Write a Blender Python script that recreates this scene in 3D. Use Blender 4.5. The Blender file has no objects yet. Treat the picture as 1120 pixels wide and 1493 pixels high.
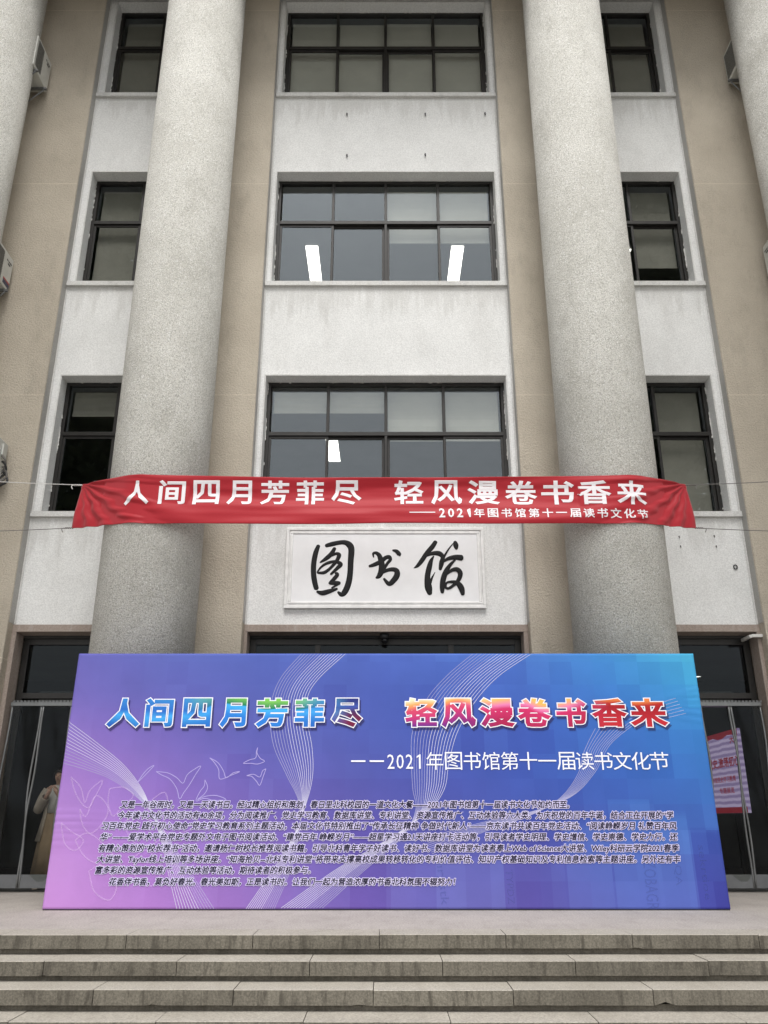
import bpy, bmesh, math, random
from mathutils import Vector, noise
random.seed(7)
R = math.radians
sc = bpy.context.scene
COL = sc.collection

# ------------------------------------------------------------------ camera
FPX, PITCH, CAMH = 1212.0, R(20.2), 0.911          # focal length in pixels of the 1120x1493 photo
cam_d = bpy.data.cameras.new("camera")
cam_d.sensor_fit = 'VERTICAL'
cam_d.sensor_height = 36.0
cam_d.lens = 36.0 * FPX / 1493.0
cam_d.clip_start = 0.05
cam_d.clip_end = 2000
cam = bpy.data.objects.new("camera", cam_d)
COL.objects.link(cam)
cam.location = (0, 0, CAMH)
cam.rotation_euler = (R(90) + PITCH, 0, 0)
sc.camera = cam
# ------------------------------------------------------------------ world and sun (bright overcast)
SUN_EL, SUN_AZ = R(58), R(6)
world = bpy.data.worlds.new("World")
sc.world = world
world.use_nodes = True
wn = world.node_tree.nodes
wl = world.node_tree.links
wn.clear()
sky = wn.new('ShaderNodeTexSky')
sky.sky_type = 'NISHITA'
sky.sun_disc = False
sky.sun_elevation = SUN_EL
sky.sun_rotation = R(180) + SUN_AZ
sky.dust_density = 6.0
sky.air_density = 1.0
hs = wn.new('ShaderNodeHueSaturation')
hs.inputs['Saturation'].default_value = 0.12       # cloud cover: nearly white light
bg = wn.new('ShaderNodeBackground')
bg.inputs['Strength'].default_value = 0.12
wo = wn.new('ShaderNodeOutputWorld')
wl.new(sky.outputs[0], hs.inputs['Color'])
cl_mix = wn.new('ShaderNodeMix')
cl_mix.data_type = 'RGBA'
cl_mix.inputs[0].default_value = 0.72
cl_mix.inputs[7].default_value = (6.7, 6.8, 6.95, 1)    # even cloud deck
wl.new(hs.outputs[0], cl_mix.inputs[6])
wl.new(cl_mix.outputs[2], bg.inputs[0])
wl.new(bg.outputs[0], wo.inputs[0])
sun_d = bpy.data.lights.new("sun", 'SUN')
sun_d.energy = 1.2
sun_d.angle = R(28)
sun_d.color = (1.0, 0.975, 0.94)
sun = bpy.data.objects.new("sun", sun_d)
COL.objects.link(sun)
sd = Vector((math.sin(SUN_AZ) * math.cos(SUN_EL), -math.cos(SUN_AZ) * math.cos(SUN_EL), math.sin(SUN_EL)))
sun.rotation_euler = sd.to_track_quat('Z', 'Y').to_euler()
sc.view_settings.view_transform = 'Standard'
sc.view_settings.look = 'None'
sc.view_settings.gamma = 1
sc.view_settings.exposure = 0.84
sc.cycles.use_denoising = True
sc.cycles.max_bounces = 8
sc.cycles.transparent_max_bounces = 16

# ------------------------------------------------------------------ helpers
def at(px, py, Y):
    """a photo pixel as the point where its line of sight meets the upright plane y = Y"""
    a, b = (px - 560) / FPX, -(py - 746.5) / FPX
    c, s = math.cos(PITCH), math.sin(PITCH)
    t = Y / (c - b * s)
    return Vector((a * t, Y, CAMH + (s + b * c) * t))

def lin(c):
    return tuple(((v / 255) / 12.92 if v / 255 <= 0.04045 else ((v / 255 + 0.055) / 1.055) ** 2.4) for v in c)

class MB:
    def __init__(self):
        self.v, self.f, self.smooth = [], [], []
    def poly(self, pts, smooth=False):
        n = len(self.v)
        self.v += [tuple(p) for p in pts]
        self.f.append(tuple(range(n, n + len(pts))))
        self.smooth.append(smooth)
    def box(self, x0, x1, y0, y1, z0, z1):
        n = len(self.v)
        self.v += [(x0, y0, z0), (x1, y0, z0), (x1, y1, z0), (x0, y1, z0), (x0, y0, z1), (x1, y0, z1), (x1, y1, z1), (x0, y1, z1)]
        for q in ((0, 3, 2, 1), (4, 5, 6, 7), (0, 1, 5, 4), (1, 2, 6, 5), (2, 3, 7, 6), (3, 0, 4, 7)):
            self.f.append(tuple(n + i for i in q))
            self.smooth.append(False)
        return self
    def hexa(self, p):
        """box from eight corners, bottom ring then top ring"""
        n = len(self.v)
        self.v += [tuple(q) for q in p]
        for q in ((0, 3, 2, 1), (4, 5, 6, 7), (0, 1, 5, 4), (1, 2, 6, 5), (2, 3, 7, 6), (3, 0, 4, 7)):
            self.f.append(tuple(n + i for i in q))
            self.smooth.append(False)
        return self
    def tube(self, pts, rad, seg=8, flat=None, cap=True):
        """swept tube; flat=(axis, factor) squashes it along an axis"""
        pts = [Vector(p) for p in pts]
        if not isinstance(rad, (list, tuple)):
            rad = [rad] * len(pts)
        n0 = len(self.v)
        up = Vector((0, 1, 0))
        for i, p in enumerate(pts):
            t = (pts[min(i + 1, len(pts) - 1)] - pts[max(i - 1, 0)])
            t = t.normalized() if t.length > 1e-9 else Vector((0, 0, 1))
            a = up.cross(t)
            if a.length < 1e-3:
                a = Vector((1, 0, 0)).cross(t)
            a.normalize()
            b = t.cross(a).normalized()
            for k in range(seg):
                an = 2 * math.pi * k / seg
                o = a * math.cos(an) * rad[i] + b * math.sin(an) * rad[i]
                if flat:
                    o[flat[0]] *= flat[1]
                self.v.append(tuple(p + o))
        for i in range(len(pts) - 1):
            for k in range(seg):
                k2 = (k + 1) % seg
                self.f.append((n0 + i * seg + k, n0 + i * seg + k2, n0 + (i + 1) * seg + k2, n0 + (i + 1) * seg + k))
                self.smooth.append(True)
        if cap:
            self.f.append(tuple(n0 + k for k in reversed(range(seg))))
            self.f.append(tuple(n0 + (len(pts) - 1) * seg + k for k in range(seg)))
            self.smooth += [False, False]
        return self
    def lathe(self, cx, cy, prof, seg=48, smooth=True):
        n0 = len(self.v)
        for r, z in prof:
            for k in range(seg):
                a = 2 * math.pi * k / seg
                self.v.append((cx + r * math.cos(a), cy + r * math.sin(a), z))
        for i in range(len(prof) - 1):
            for k in range(seg):
                k2 = (k + 1) % seg
                self.f.append((n0 + i * seg + k, n0 + i * seg + k2, n0 + (i + 1) * seg + k2, n0 + (i + 1) * seg + k))
                self.smooth.append(smooth)
        self.f.append(tuple(n0 + k for k in reversed(range(seg))))
        self.f.append(tuple(n0 + (len(prof) - 1) * seg + k for k in range(seg)))
        self.smooth += [False, False]
        return self
    def build(self, name, mat, parent=None, bevel=0, fix=True):
        me = bpy.data.meshes.new(name)
        me.from_pydata(self.v, [], self.f)
        me.polygons.foreach_set('use_smooth', self.smooth)
        if fix:
            bm = bmesh.new()
            bm.from_mesh(me)
            bmesh.ops.recalc_face_normals(bm, faces=bm.faces)
            bm.to_mesh(me)
            bm.free()
        o = bpy.data.objects.new(name, me)
        COL.objects.link(o)
        if mat:
            me.materials.append(mat)
        if parent:
            link(o, parent)
        if bevel:
            m = o.modifiers.new('bevel', 'BEVEL')
            m.width = bevel
            m.segments = 2
            m.limit_method = 'ANGLE'
        return o

def link(o, parent):
    o.parent = parent
    p, root = parent, Vector((0, 0, 0))
    while p:
        root += p.location
        p = p.parent
    o.location = -root + o.location

def thing(name, label, cat, loc=(0, 0, 0), group=None):
    o = bpy.data.objects.new(name, None)
    o.empty_display_size = 0.2
    COL.objects.link(o)
    o.location = loc
    return tag(o, label, cat, group)

def tag(o, label, cat, group=None):
    o['label'] = label
    o['category'] = cat
    if group:
        o['group'] = group
    return o

def struct(o, kind='structure'):
    o['kind'] = kind
    return o

def catmull(pts, n=6):
    """smooth open polyline through points of any dimension"""
    P = [tuple(p) for p in pts]
    out = []
    for i in range(len(P) - 1):
        p0, p1, p2, p3 = P[max(i - 1, 0)], P[i], P[i + 1], P[min(i + 2, len(P) - 1)]
        for k in range(n):
            t = k / n
            out.append(tuple(0.5 * (2 * b + (c - a) * t + (2 * a - 5 * b + 4 * c - d) * t * t + (3 * b - a - 3 * c + d) * t ** 3)
                             for a, b, c, d in zip(p0, p1, p2, p3)))
    out.append(P[-1])
    return out

# ------------------------------------------------------------------ materials
def mat_new(name):
    m = bpy.data.materials.new(name)
    m.use_nodes = True
    nt = m.node_tree
    return m, nt, nt.nodes['Principled BSDF']

def N(nt, t, **kw):
    n = nt.nodes.new(t)
    for k, v in kw.items():
        if k in n.inputs:
            n.inputs[k].default_value = v
        else:
            setattr(n, k, v)
    return n

def noise_n(nt, scale, detail=4, rough=0.6, stretch=None):
    tc = N(nt, 'ShaderNodeTexCoord')
    mp = N(nt, 'ShaderNodeMapping')
    if stretch:
        mp.inputs['Scale'].default_value = stretch
    nt.links.new(tc.outputs['Object'], mp.inputs[0])
    n = N(nt, 'ShaderNodeTexNoise', Scale=scale, Detail=detail, Roughness=rough)
    nt.links.new(mp.outputs[0], n.inputs['Vector'])
    return n

def ramp(nt, src, stops):
    r = N(nt, 'ShaderNodeValToRGB')
    e = r.color_ramp.elements
    while len(e) < len(stops):
        e.new(0.5)
    for el, (p, c) in zip(e, stops):
        el.position = p
        el.color = tuple(c) + (1,) if len(c) == 3 else c
    nt.links.new(src, r.inputs[0])
    return r

def mix(nt, a, b, fac, mode='MIX'):
    m = N(nt, 'ShaderNodeMix', data_type='RGBA', blend_type=mode)
    for sock, val in ((m.inputs[0], fac), (m.inputs[6], a), (m.inputs[7], b)):
        if isinstance(val, bpy.types.NodeSocket):
            nt.links.new(val, sock)
        elif isinstance(val, (int, float)):
            sock.default_value = val
        else:
            sock.default_value = tuple(val) + (1,)
    return m.outputs[2]

def bump(nt, bsdf, src, strength, dist):
    b = N(nt, 'ShaderNodeBump', Strength=strength, Distance=dist)
    nt.links.new(src, b.inputs['Height'])
    nt.links.new(b.outputs[0], bsdf.inputs['Normal'])
    return b

def plain(name, col, rough=0.5, metal=0.0, var=0.0, scale=8, emit=0.0):
    m, nt, b = mat_new(name)
    b.inputs['Base Color'].default_value = tuple(col) + (1,)
    b.inputs['Roughness'].default_value = rough
    b.inputs['Metallic'].default_value = metal
    if var:
        n = noise_n(nt, scale)
        r = ramp(nt, n.outputs[0], [(0.3, [c * (1 - var) for c in col]), (0.7, [min(1, c * (1 + var)) for c in col])])
        nt.links.new(r.outputs[0], b.inputs['Base Color'])
    if emit:
        b.inputs['Emission Color'].default_value = tuple(col) + (1,)
        b.inputs['Emission Strength'].default_value = emit
    return m

def stucco(name, lo, hi, stain, grain=90, bs=0.5, bd=0.02, stain_amt=0.5, stain_scale=(1.2, 1.2, 0.5), speck=None, seams=None, drips=None):
    m, nt, b = mat_new(name)
    b.inputs['Roughness'].default_value = 0.92
    b.inputs['Specular IOR Level'].default_value = 0.2
    big = noise_n(nt, 1.1, 5, 0.65)
    base = ramp(nt, big.outputs[0], [(0.3, lo), (0.7, hi)]).outputs[0]
    st = noise_n(nt, 1.6, 7, 0.72, stain_scale)
    sf = ramp(nt, st.outputs[0], [(0.52, (0, 0, 0)), (0.75, (stain_amt,) * 3)]).outputs[0]
    c = mix(nt, base, stain, sf)
    g = noise_n(nt, grain, 3, 0.6)
    gr = ramp(nt, g.outputs[0], [(0.35, (0.86,) * 3), (0.65, (1.08,) * 3)]).outputs[0]
    c = mix(nt, c, gr, 1.0, 'MULTIPLY')
    if speck:
        v = noise_n(nt, speck[0], 2, 0.7)
        vf = ramp(nt, v.outputs[0], [(0.40, (speck[1],) * 3), (0.52, (0.0,) * 3)]).outputs[0]
        c = mix(nt, c, speck[2], vf)
        v2 = noise_n(nt, speck[0] * 0.8, 2, 0.7)
        vf2 = ramp(nt, v2.outputs[0], [(0.58, (0.0,) * 3), (0.66, (speck[1],) * 3)]).outputs[0]
        c = mix(nt, c, [min(1, h * 1.35) for h in hi], vf2)
    if drips:
        tc2 = N(nt, 'ShaderNodeTexCoord')
        sp2 = N(nt, 'ShaderNodeSeparateXYZ')
        nt.links.new(tc2.outputs['Object'], sp2.inputs[0])
        sb_ = N(nt, 'ShaderNodeMath', operation='SUBTRACT')
        sb_.inputs[0].default_value = drips[0]
        nt.links.new(sp2.outputs[2], sb_.inputs[1])
        fm = N(nt, 'ShaderNodeMath', operation='FLOORED_MODULO')
        fm.inputs[1].default_value = drips[1]
        nt.links.new(sb_.outputs[0], fm.inputs[0])
        dn = noise_n(nt, 4.5, 6, 0.7, (1.5, 1, 0.16))
        reach = N(nt, 'ShaderNodeMath', operation='MULTIPLY_ADD')   # each run has a length of its own
        nt.links.new(dn.outputs[0], reach.inputs[0])
        reach.inputs[1].default_value = -2.6
        nt.links.new(fm.outputs[0], reach.inputs[2])
        dm = ramp(nt, reach.outputs[0], [(0.0, (0.26,) * 3), (0.30, (0, 0, 0))])
        mr = N(nt, 'ShaderNodeMath', operation='ADD')
        nt.links.new(reach.outputs[0], mr.inputs[0])
        mr.inputs[1].default_value = 1.15
        nt.links.new(mr.outputs[0], dm.inputs[0])
        c = mix(nt, c, drips[2], dm.outputs[0])
    if seams:
        tc = N(nt, 'ShaderNodeTexCoord')
        sp = N(nt, 'ShaderNodeSeparateXYZ')
        nt.links.new(tc.outputs['Object'], sp.inputs[0])
        md = N(nt, 'ShaderNodeMath', operation='PINGPONG')
        ad = N(nt, 'ShaderNodeMath', operation='ADD')
        ad.inputs[1].default_value = seams[0]
        nt.links.new(sp.outputs[2], ad.inputs[0])
        nt.links.new(ad.outputs[0], md.inputs[0])
        md.inputs[1].default_value = seams[1] / 2
        ls = N(nt, 'ShaderNodeMath', operation='LESS_THAN')
        ls.inputs[1].default_value = 0.008
        nt.links.new(md.outputs[0], ls.inputs[0])
        ml = N(nt, 'ShaderNodeMath', operation='MULTIPLY')
        ml.inputs[1].default_value = 0.45
        nt.links.new(ls.outputs[0], ml.inputs[0])
        c = mix(nt, c, [min(1, h * 1.25) for h in hi], ml.outputs[0])
    nt.links.new(c, b.inputs['Base Color'])
    g2 = noise_n(nt, grain * 0.6, 5, 0.7)
    bump(nt, b, g2.outputs[0], bs, bd)
    return m

M = {}
M['beige'] = stucco('beige_render', (0.485, 0.43, 0.35), (0.575, 0.515, 0.425), (0.34, 0.30, 0.245), 60, 0.8, 0.03, 0.6, seams=(-3.0, 4.11))
M['white'] = stucco('white_render', (0.70, 0.70, 0.685), (0.79, 0.79, 0.775), (0.54, 0.53, 0.51), 55, 0.4, 0.015, 0.40, (1.0, 1.0, 0.45), drips=(5.145, 4.11, (0.40, 0.385, 0.355)))
M['strip'] = stucco('grey_reveal_render', (0.40, 0.39, 0.37), (0.47, 0.46, 0.44), (0.3, 0.29, 0.27), 60, 0.4, 0.015, 0.4)
M['pebble'] = stucco('pebbledash', (0.655, 0.64, 0.585), (0.815, 0.80, 0.745), (0.46, 0.445, 0.395), 75, 0.8, 0.035, 0.75, (0.8, 0.8, 0.55), speck=(62, 0.62, (0.30, 0.285, 0.25)))
M['sill'] = stucco('sill_cement', (0.60, 0.595, 0.575), (0.68, 0.675, 0.655), (0.36, 0.35, 0.33), 60, 0.3, 0.01, 0.6, (2, 2, 2))
M['brownstone'] = stucco('brown_stone', (0.30, 0.245, 0.21), (0.37, 0.31, 0.27), (0.52, 0.48, 0.44), 40, 0.25, 0.01, 0.45, (9, 9, 0.6))
M['frame'] = plain('dark_bronze_aluminium', (0.022, 0.020, 0.018), 0.42, 0.3, 0.2)
M['sealant'] = plain('old_white_sealant', (0.70, 0.69, 0.66), 0.8, 0, 0.2, 30)
M['blind'] = plain('roller_blind_cloth', (0.56, 0.56, 0.53), 0.9, 0, 0.06, 3)
M['blind_dim'] = plain('dimmed_blind_cloth', (0.33, 0.325, 0.30), 0.9, 0, 0.08, 3)  # dimmer light at the side windows, put into the cloth colour
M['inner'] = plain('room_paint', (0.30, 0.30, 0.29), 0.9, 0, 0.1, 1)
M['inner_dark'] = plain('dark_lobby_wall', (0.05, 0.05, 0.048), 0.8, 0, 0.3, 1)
M['lamp'] = plain('lit_lamp', (1.0, 0.99, 0.96), 0.5, emit=3.0)
M['black'] = plain('black_paint', (0.006, 0.006, 0.007), 0.85, 0, 0.4, 60)
M['dark'] = plain('dark_metal', (0.03, 0.03, 0.032), 0.45, 0.3)
M['steel'] = plain('grey_steel', (0.19, 0.195, 0.195), 0.4, 0.4, 0.15, 6)
M['ac'] = plain('yellowed_white_casing', (0.55, 0.55, 0.51), 0.5, 0, 0.12, 5)
M['grille'] = plain('grey_grille', (0.17, 0.168, 0.155), 0.7, 0, 0.3, 40)  # mottled mid grey of the mesh and fan guard
M['cord'] = plain('grey_cord', (0.16, 0.15, 0.14), 0.8)
M['whitecord'] = plain('white_cord', (0.62, 0.61, 0.58), 0.7)

def glass(name, r0, tint=(0.9, 0.93, 0.92), rough=0.0, wave=0):
    """clear sheet: straight-through light plus a mirror part that grows towards grazing angles"""
    m = bpy.data.materials.new(name)
    m.use_nodes = True
    nt = m.node_tree
    nt.nodes.clear()
    out = N(nt, 'ShaderNodeOutputMaterial')
    tr = N(nt, 'ShaderNodeBsdfTransparent')
    tr.inputs[0].default_value = tint + (1,)
    gl = N(nt, 'ShaderNodeBsdfGlossy', Roughness=rough)
    gl.inputs[0].default_value = (0.84, 0.92, 1.0, 1)
    lw = N(nt, 'ShaderNodeLayerWeight', Blend=0.5)
    pw = N(nt, 'ShaderNodeMath', operation='POWER')
    pw.inputs[1].default_value = 5.0
    nt.links.new(lw.outputs['Facing'], pw.inputs[0])
    ma = N(nt, 'ShaderNodeMath', operation='MULTIPLY_ADD')
    nt.links.new(pw.outputs[0], ma.inputs[0])
    ma.inputs[1].default_value = 1 - r0
    ma.inputs[2].default_value = r0
    ms = N(nt, 'ShaderNodeMixShader')
    nt.links.new(ma.outputs[0], ms.inputs[0])
    nt.links.new(tr.outputs[0], ms.inputs[1])
    nt.links.new(gl.outputs[0], ms.inputs[2])
    nt.links.new(ms.outputs[0], out.inputs[0])
    if wave:
        n = noise_n(nt, 3.0, 2, 0.5)
        b = N(nt, 'ShaderNodeBump', Strength=wave, Distance=0.02)
        nt.links.new(n.outputs[0], b.inputs['Height'])
        nt.links.new(b.outputs[0], gl.inputs['Normal'])
    return m
M['glass'] = glass('window_glass', 0.062, (0.88, 0.885, 0.865), 0.0, 0.006)
M['door_glass'] = glass('door_glass', 0.014, (0.55, 0.57, 0.56), 0.0, 0.02)
M['pvc'] = glass('clear_curtain_plastic', 0.012, (0.80, 0.81, 0.78), 0.12, 0.25)

def stone(name, lo, hi, stain, grain=70, streak=0.5, runs=(1.6, 0.4, 0.25)):
    m, nt, b = mat_new(name)
    b.inputs['Roughness'].default_value = 0.85
    b.inputs['Specular IOR Level'].default_value = 0.25
    big = noise_n(nt, 1.3, 5, 0.65)
    base = ramp(nt, big.outputs[0], [(0.32, lo), (0.68, hi)]).outputs[0]
    g = noise_n(nt, grain, 3, 0.7)
    gr = ramp(nt, g.outputs[0], [(0.35, (0.72,) * 3), (0.65, (1.2,) * 3)]).outputs[0]
    c = mix(nt, base, gr, 1.0, 'MULTIPLY')
    st = noise_n(nt, 5.0, 5, 0.7, runs)
    sf = ramp(nt, st.outputs[0], [(0.50, (0, 0, 0)), (0.66, (streak,) * 3)]).outputs[0]
    c = mix(nt, c, stain, sf)
    nt.links.new(c, b.inputs['Base Color'])
    bump(nt, b, g.outputs[0], 0.35, 0.01)
    return m
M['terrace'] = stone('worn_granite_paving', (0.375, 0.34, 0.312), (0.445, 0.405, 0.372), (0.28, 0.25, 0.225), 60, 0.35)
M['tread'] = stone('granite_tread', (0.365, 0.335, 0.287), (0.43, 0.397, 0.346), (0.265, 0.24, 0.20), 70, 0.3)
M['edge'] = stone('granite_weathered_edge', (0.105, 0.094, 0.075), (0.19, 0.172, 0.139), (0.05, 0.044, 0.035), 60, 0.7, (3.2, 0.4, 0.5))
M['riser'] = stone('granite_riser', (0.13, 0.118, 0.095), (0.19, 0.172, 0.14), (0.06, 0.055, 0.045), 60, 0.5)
M['ground'] = stone('grey_square_paving', (0.28, 0.27, 0.25), (0.36, 0.345, 0.32), (0.22, 0.21, 0.19), 40, 0.4)
M['asphalt'] = M['ground']

# ------------------------------------------------------------------ setting: ground, terrace, stairs
g = MB()
g.poly([(-300, -300, -0.75), (300, -300, -0.75), (300, 300, -0.75), (-300, 300, -0.75)])
struct(g.build('ground', M['ground'], fix=False))
t = MB()
t.box(-16, 16, 7.70 + 0.35, 12.0, -0.72, 0.0)
struct(t.build('pavement', M['terrace']))
# the paving joints run back from the edge, cut as real gaps: a row of edge slabs in front of the terrace
def slab_row(k, off, name):
    zt = -0.15 * k
    yf = 7.70 - 0.30 * k
    top, edge, ris = MB(), MB(), MB()
    x = -16 + (off % 1.05)
    xs = [x + 1.05 * i for i in range(31)]
    for a, b in zip(xs[:-1], xs[1:]):
        j = random.uniform(-0.012, 0.012)
        a2, b2 = a + 0.003, b - 0.003
        dy, dz = random.uniform(-0.005, 0.005), random.uniform(-0.003, 0.002)
        # worn nosing: the front edge wanders and is chipped here and there
        ns = 26
        sec = []
        for i in range(ns + 1):
            xx = a2 + (b2 - a2) * i / ns
            w1 = 0.004 * noise.noise((xx * 7, k * 3.1, 0.3))
            w2 = 0.004 * noise.noise((xx * 7, k * 3.1, 5.3))
            c1 = 0.012 * max(0, noise.noise((xx * 9, k * 5.7, 2.0)) - 0.42) / 0.3
            c2 = 0.030 * max(0, noise.noise((xx * 6, k * 4.3, 8.0)) - 0.50) / 0.3
            sec.append((xx, yf + dy + w1 + c1, yf + dy + w2, zt - 0.105 + dz + 0.4 * abs(w2) + c2, c1))
        zt_, ze = zt + dz, zt - 0.004 + dz
        yb1, yb2 = yf + 0.353, yf + 0.35
        for p, q in zip(sec[:-1], sec[1:]):
            edge.poly([(p[0], p[2], p[3]), (q[0], q[2], q[3]), (q[0], q[1] - q[4] * 0.6, ze - q[4]), (p[0], p[1] - p[4] * 0.6, ze - p[4])])
            edge.poly([(p[0], p[1] - p[4] * 0.6, ze - p[4]), (q[0], q[1] - q[4] * 0.6, ze - q[4]), (q[0], q[1], ze), (p[0], p[1], ze)])
            edge.poly([(p[0], yb1, zt - 0.105), (q[0], yb1, zt - 0.105), (q[0], q[2], q[3]), (p[0], p[2], p[3])])
            top.poly([(p[0], p[1], ze), (q[0], q[1], ze), (q[0], q[1] + 0.003, zt_), (p[0], p[1] + 0.003, zt_)])
            top.poly([(p[0], p[1] + 0.003, zt_), (q[0], q[1] + 0.003, zt_), (q[0], yb2, zt_), (p[0], yb2, zt_)])
        for p, o_ in ((sec[0], 0), (sec[-1], 1)):
            edge.poly([(p[0], p[2], p[3]), (p[0], p[1] - p[4] * 0.6, ze - p[4]), (p[0], p[1], ze), (p[0], yb1, ze), (p[0], yb1, zt - 0.105)])
            top.poly([(p[0], p[1], ze), (p[0], p[1] + 0.003, zt_), (p[0], yb2, zt_), (p[0], yb2, ze)])
    ris.box(-16, 16, yf + 0.055, yf + 0.34, zt - 0.15, zt - 0.106)
    return top, edge, ris
stairs = MB()
offs = [at(185, 1362, 7.7).x, at(65, 1400, 7.4).x, at(137, 1441, 7.1).x, at(227, 1488, 6.8).x]
tops, edges, riss = MB(), MB(), MB()
def add(dst, src):
    n = len(dst.v)
    dst.v += src.v
    dst.f += [tuple(n + i for i in f) for f in src.f]
    dst.smooth += src.smooth
for k in range(5):
    o_ = (offs[k] if k < 4 else 0.3) + 16
    tp, ed, rs = slab_row(k, o_, 'stairs')
    add(tops, tp), add(edges, ed), add(riss, rs)
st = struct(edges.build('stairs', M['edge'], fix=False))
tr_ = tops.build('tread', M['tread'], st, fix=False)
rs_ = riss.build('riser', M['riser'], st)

# ------------------------------------------------------------------ the building
XC = 0.03
WALL, PIL, GLZ = 11.75, 11.55, 12.0
bld = thing('library_building', 'four storey library front with pebbledash columns, beige piers and white window bays', 'building', (XC, 12, 0))
SILLS = [5.23, 9.33, 13.45]
HEADS = [7.56, 11.65, 15.79]
BAYS = [(-2.03, 2.03, -1.92, 1.92), (-5.34, -3.36, -5.19, -3.47), (3.36, 5.34, 3.47, 5.19)]

def piece(name, mb, mat, bevel=0):
    return mb.build(name, mat, bld, bevel)

# piers and outer walls
for s in (-1, 1):
    for a, b in ((2.03, 3.36), (5.34, 6.48)):
        x0, x1 = sorted((s * a + XC, s * b + XC))
        piece('pier', MB().box(x0, x1, PIL, 12.30, 0, 17.5), M['beige'], 0.015)
        # light plaster arris along the pier corners
    for xe, sg in ((2.03, -1), (3.36, 1), (5.34, -1)):
        a_, b_ = sorted((s * xe + XC, s * (xe + sg * 0.004) + XC))
        piece('reveal_strip', MB().box(a_, b_, PIL + 0.03, WALL - 0.001, 3.515, 17.4), M['strip'])
    x0, x1 = sorted((s * 6.48 + XC, s * 14 + XC))
    piece('side_wall', MB().box(x0, x1, 10.9, 12.30, 0, 17.5), M['beige'], 0.015)
# white bays
for bx0, bx1, ox0, ox1 in BAYS:
    w = MB()
    X = [v + XC for v in (bx0, ox0, ox1, bx1)]
    zs = [3.51] + [z for p in zip(SILLS, HEADS) for z in p] + [17.5]
    for i in range(0, len(zs), 2):
        w.box(X[0], X[3], WALL, 12.10, zs[i], zs[i + 1])
    for z0, z1 in zip(SILLS, HEADS):
        w.box(X[0], X[1], WALL, 12.10, z0, z1)
        w.box(X[2], X[3], WALL, 12.10, z0, z1)
    piece('wall_panel', w, M['white'])
    rim = MB()
    for xa, xb in ((X[0] + 0.001, X[0] + 0.03), (X[3] - 0.03, X[3] - 0.001)):
        rim.box(xa, xb, WALL - 0.012, WALL - 0.001, 3.52, 17.4)
    for z0, z1 in zip(SILLS, HEADS):
        rim.box(X[1] - 0.022, X[2] + 0.022, WALL - 0.009, WALL - 0.001, z1 + 0.001, z1 + 0.022)
        rim.box(X[1] - 0.022, X[1] - 0.001, WALL - 0.009, WALL - 0.001, z0 + 0.02, z1)
        rim.box(X[2] + 0.001, X[2] + 0.022, WALL - 0.009, WALL - 0.001, z0 + 0.02, z1)
    piece('plaster_bead', rim, M['sill'])
# columns
for x in (-6.80, -3.15, 3.15, 6.80):
    piece('column', MB().lathe(x + (XC if abs(x) > 5 else 0), 10.8, [(0.66, 0), (0.66, 15.71)], 96), M['pebble'])
# porch beam and roof above the picture
piece('porch_beam', MB().box(-14, 14, 9.7, 11.5, 15.72, 17.49), M['beige'])
piece('roof', MB().box(-14.5, 14.5, 8.8, 21.5, 17.5, 18.1), M['white'])
# inside: floors, ceilings and back wall
for z0, z1 in ((3.60, 4.60), (8.12, 8.72), (12.22, 12.82), (16.35, 17.0)):
    piece('floor_slab', MB().box(-13.5, 13.5, 12.31, 20.5, z0, z1), M['inner'])
piece('back_wall', MB().box(-13.5, 13.5, 20.51, 20.8, 0, 17.4), M['inner'])
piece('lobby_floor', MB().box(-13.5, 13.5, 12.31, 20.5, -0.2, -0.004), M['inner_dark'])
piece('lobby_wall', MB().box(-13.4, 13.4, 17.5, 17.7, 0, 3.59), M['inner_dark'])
for z0, z1 in ((4.61, 8.11), (8.73, 12.21), (12.83, 16.34)):
    for x in (-2.6, 2.6, -8, 8):
        piece('partition', MB().box(x - 0.08, x + 0.08, 12.31, 20.5, z0, z1), M['inner'])

# ------------------------------------------------------------------ windows
def rough_line(mb, p, q, w, gap, y):
    """torn bits of old sealant along a line, each a thin irregular chip"""
    p, q = Vector(p), Vector(q)
    d = q - p
    L = d.length
    d.normalize()
    n = Vector((-d.z, 0, d.x))
    s = random.uniform(0, gap * 2)
    while s < L - 0.03:
        l = min(random.choice((0.02, 0.04, 0.07, 0.12, 0.3)) * random.uniform(0.7, 1.4), L - s)
        pts = []
        k = max(2, int(l / 0.025))
        for i in range(k + 1):
            pts.append(p + d * (s + l * i / k) + n * (0.15 + 0.85 * abs(noise.noise(((s + l * i / k) * 16, p.x, p.z)))) * w)
        base = [p + d * (s + l), p + d * s]
        ring = pts + base
        nn = len(mb.v)
        for v in ring:
            mb.v.append((v.x, y, v.z))
        for v in ring:
            mb.v.append((v.x, y + 0.012, v.z))
        m_ = len(ring)
        mb.f.append(tuple(range(nn, nn + m_)))
        mb.smooth.append(False)
        for i in range(m_):
            j = (i + 1) % m_
            mb.f.append((nn + i, nn + j, nn + m_ + j, nn + m_ + i))
            mb.smooth.append(False)
        s += l + random.uniform(0.2, 2.2) ** 2 * gap

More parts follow.
